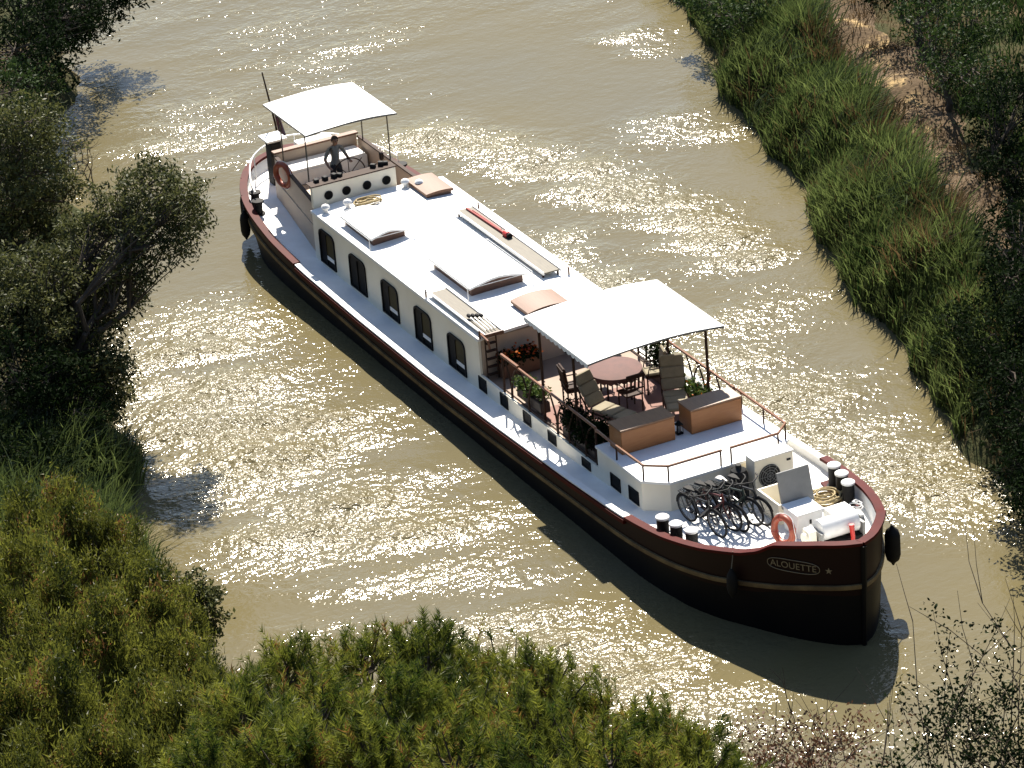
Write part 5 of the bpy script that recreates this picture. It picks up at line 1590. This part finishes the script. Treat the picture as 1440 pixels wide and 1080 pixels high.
# --- thin shrubs bottom right: nearly bare twigs with sparse leaves
def twiggy(name, label, base, H, spread, n_st, lm, nleaf, seed, cat="shrub", size=.07, r0=.022, lo=.25):
    rs = np.random.RandomState(seed)
    o = thing(name, label, cat, base)
    mb = MB(); tips = []
    for i in range(n_st):
        a = rs.uniform(0, 6.28); s = spread * rs.uniform(.2, 1)
        top = np.array([base[0] + s * math.cos(a), base[1] + s * math.sin(a), base[2] + H * rs.uniform(.6, 1)])
        bp2 = branch_path(rs, (base[0] + rs.normal(0, .1), base[1] + rs.normal(0, .1), base[2] - .3), top, 8, .10)
        mb.tube(bp2, list(np.linspace(r0, r0 * .25, 8)), 5, cap=False)
        for j in range(9):
            k = rs.randint(2, 8); q = bp2[k]; e = q + np.array([rs.normal(0, .28), rs.normal(0, .28), rs.uniform(.15, .6)]) * (.4 + .6 * H / 4)
            mb.tube([q, (q + e) / 2 + rs.normal(0, .03, 3), e], [r0 * .35, r0 * .22, .003], 4, cap=False)
            tips.append((q + e) / 2); tips.append(e)
    mb.build("twigs", MT['twig'], o)
    if nleaf:
        tips = np.array(tips); w = tips[tips[:, 2] < base[2] + H * .95]
        P = w[rs.randint(0, len(w), nleaf)] + rs.normal(0, .10, (nleaf, 3))
        V, F, T = leaves(rs, P, size, .5)
        link("leaves", np_mesh("leaves", V, F, lm, T), o)
    return o


def gz(x, y): return float(ground_z(np.array([x]), np.array([y]))[0])


for nm, lab, x, y, ztop, spread, ns, lm, nl, sd_ in (
        ("bare_shrub", "tall nearly bare dark shrub with long upright twigs in the bottom right corner", 37.2, -11.5, 14.6, 1.3, 26, MT['l_dark'], 11000, 1),
        ("bare_shrub", "dark twiggy shrub at the right edge near the bottom corner", 38.8, -10.7, 13.9, 1.1, 22, MT['l_dark'], 13000, 2),
        ("reddish_shrub", "reddish dry shrub at the bottom edge right of the pines", 34.7, -13.0, 12.4, .8, 16, MT['l_red'], 8000, 3),
        ("reddish_shrub", "thin reddish shrub between the dry shrub and the bare twigs", 33.7, -11.6, 11.1, .8, 14, MT['l_red'], 5500, 4),
        ("bare_shrub", "low twiggy shrub in front of the hull's shadow at the bottom right", 35.6, -11.9, 12.3, .9, 14, MT['l_olive'], 3000, 6)):
    g = gz(x, y); twiggy(nm, lab, (x, y, g), ztop - g, spread, ns, lm, nl, sd_)
twiggy("dead_branch", "leafless dead branch standing in the shallows by the upper left bank", (-20.6, -4.2, .05), 1.1, .25, 3, None, 0, 7, "branch", r0=.02)
twiggy("dead_branch", "forked dead branch in the shallows nearer the leaning tree", (-19.4, -4.0, .05), 1.2, .35, 3, None, 0, 8, "branch", r0=.02)


# --- reeds, grass
def blades(rs, X, Y, Z, Hh, lean, wid, tint, fan=None):
    n = len(X); a = rs.uniform(0, 6.28, n); l = np.abs(rs.normal(lean, lean * .6, n))
    if fan is not None: a = np.where(np.hypot(*fan) > .02, np.arctan2(fan[1], fan[0]) + rs.normal(0, .5, n), a); l = l + .6 * np.hypot(*fan)
    dx, dy = np.cos(a) * l + .10, np.sin(a) * l + .05
    b = np.stack([X, Y, Z], -1); mid = b + np.stack([dx * Hh * .3, dy * Hh * .3, Hh * .58], -1); tip = b + np.stack([dx * Hh, dy * Hh, Hh * (1 - .25 * l)], -1)
    w = np.stack([-np.sin(a + 1), np.cos(a + 1), np.zeros(n)], -1) * wid[:, None]
    V = np.stack([b - w * .5, b + w * .5, mid + w * .5, mid - w * .5, tip], 1).reshape(-1, 3)
    i = np.arange(n)[:, None] * 5
    F = np.concatenate([i + np.array([[0, 1, 2]]), i + np.array([[0, 2, 3]]), i + np.array([[3, 2, 4]])], 0)
    return V, F, np.repeat(tint, 5)


def strip(name, label, cat, u0, u1, v0, v1, n, h0, h1, lm, seed, dmin=-.15, lean=.28, w=.028, hscale=1.0, clump=.5, per=90, spr=.22):
    rs = np.random.RandomState(seed)
    u = rs.uniform(u0, u1, n); v = rs.uniform(v0, v1, n)
    cu = rs.uniform(u0, u1, max(4, n // per)); cv = rs.uniform(v0, v1, len(cu)); k = rs.randint(0, len(cu), n); sel = rs.rand(n) < clump
    fu = np.where(sel, rs.normal(0, spr, n), 0); fv = np.where(sel, rs.normal(0, spr, n), 0)
    u = np.where(sel, cu[k] + fu, u); v = np.where(sel, cv[k] + fv, v)
    fx, fy = e_[0] * fu + n_[0] * fv, e_[1] * fu + n_[1] * fv
    X = e_[0] * u + n_[0] * v; Y = -.6 + e_[1] * u + n_[1] * v
    d, sd, cx = canal_d(X, Y)
    ok = d > dmin; X, Y, u, v, k, sel, fx, fy = X[ok], Y[ok], u[ok], v[ok], k[ok], sel[ok], fx[ok], fy[ok]
    n = len(X); Z = np.maximum(ground_z(X, Y), -.15) - .03
    ch = rs.uniform(.55, 1.35, len(cu)); ct = rs.normal(.5, .36, len(cu))
    nz = .5 + .5 * np.sin(u * .9 + np.sin(v * 2.1) * 1.3) * np.sin(v * 1.7 + u * .35)
    Hh = rs.uniform(h0, h1, n) * np.where(sel, ch[k], 1.0) * (.80 + .34 * nz)
    T = np.clip(np.where(sel, ct[k], .45) * .6 + .35 * nz * .6 + rs.normal(.08, .14, n), 0, 1)
    V, F, T = blades(rs, X, Y, Z, Hh, lean, w * rs.uniform(.6, 1.3, n), T, (fx, fy))
    o = link(name, np_mesh(name, V, F, lm, T))
    tag(o, label, cat, kind='stuff')


strip("reed_bed", "dense bank of tall green reeds along the right bank", "reeds", -34, 5, 9.0, 11.6, 52000, .45, 1.1, MT['l_reed'], 61, clump=.85, per=110, spr=.30, w=.034, lean=.2)
strip("dead_reeds", "scattered straw-coloured dead reeds among the green ones on the right bank", "reeds", -34, 16, 9.2, 12.0, 5000, .6, 1.3, MT['l_dry'], 66, clump=.8, per=60, spr=.2, w=.03)
strip("dry_grass", "dry straw-coloured grass along both edges of the dirt track", "grass", -34, 14, 11.3, 15.0, 15000, .12, .38, MT['l_dry'], 62, lean=.45, w=.02, clump=.7)
strip("bank_grass", "rough green grass beyond the dirt track on the right bank", "grass", -34, 16, 14.2, 19, 24000, .25, .7, MT['l_mid'], 63, lean=.4, w=.03)
strip("left_reed_bed", "green reeds and long grass along the left bank", "reeds", 0.5, 10, -13.0, -8.2, 11000, .7, 1.4, MT['l_reed'], 64, lean=.4, w=.03)
strip("slope_grass", "rough grass and scrub on the near slope below the pines", "grass", 2, 52, -24, -5, 52000, .3, .75, MT['l_broom'], 65, dmin=.5, lean=.45, w=.035)
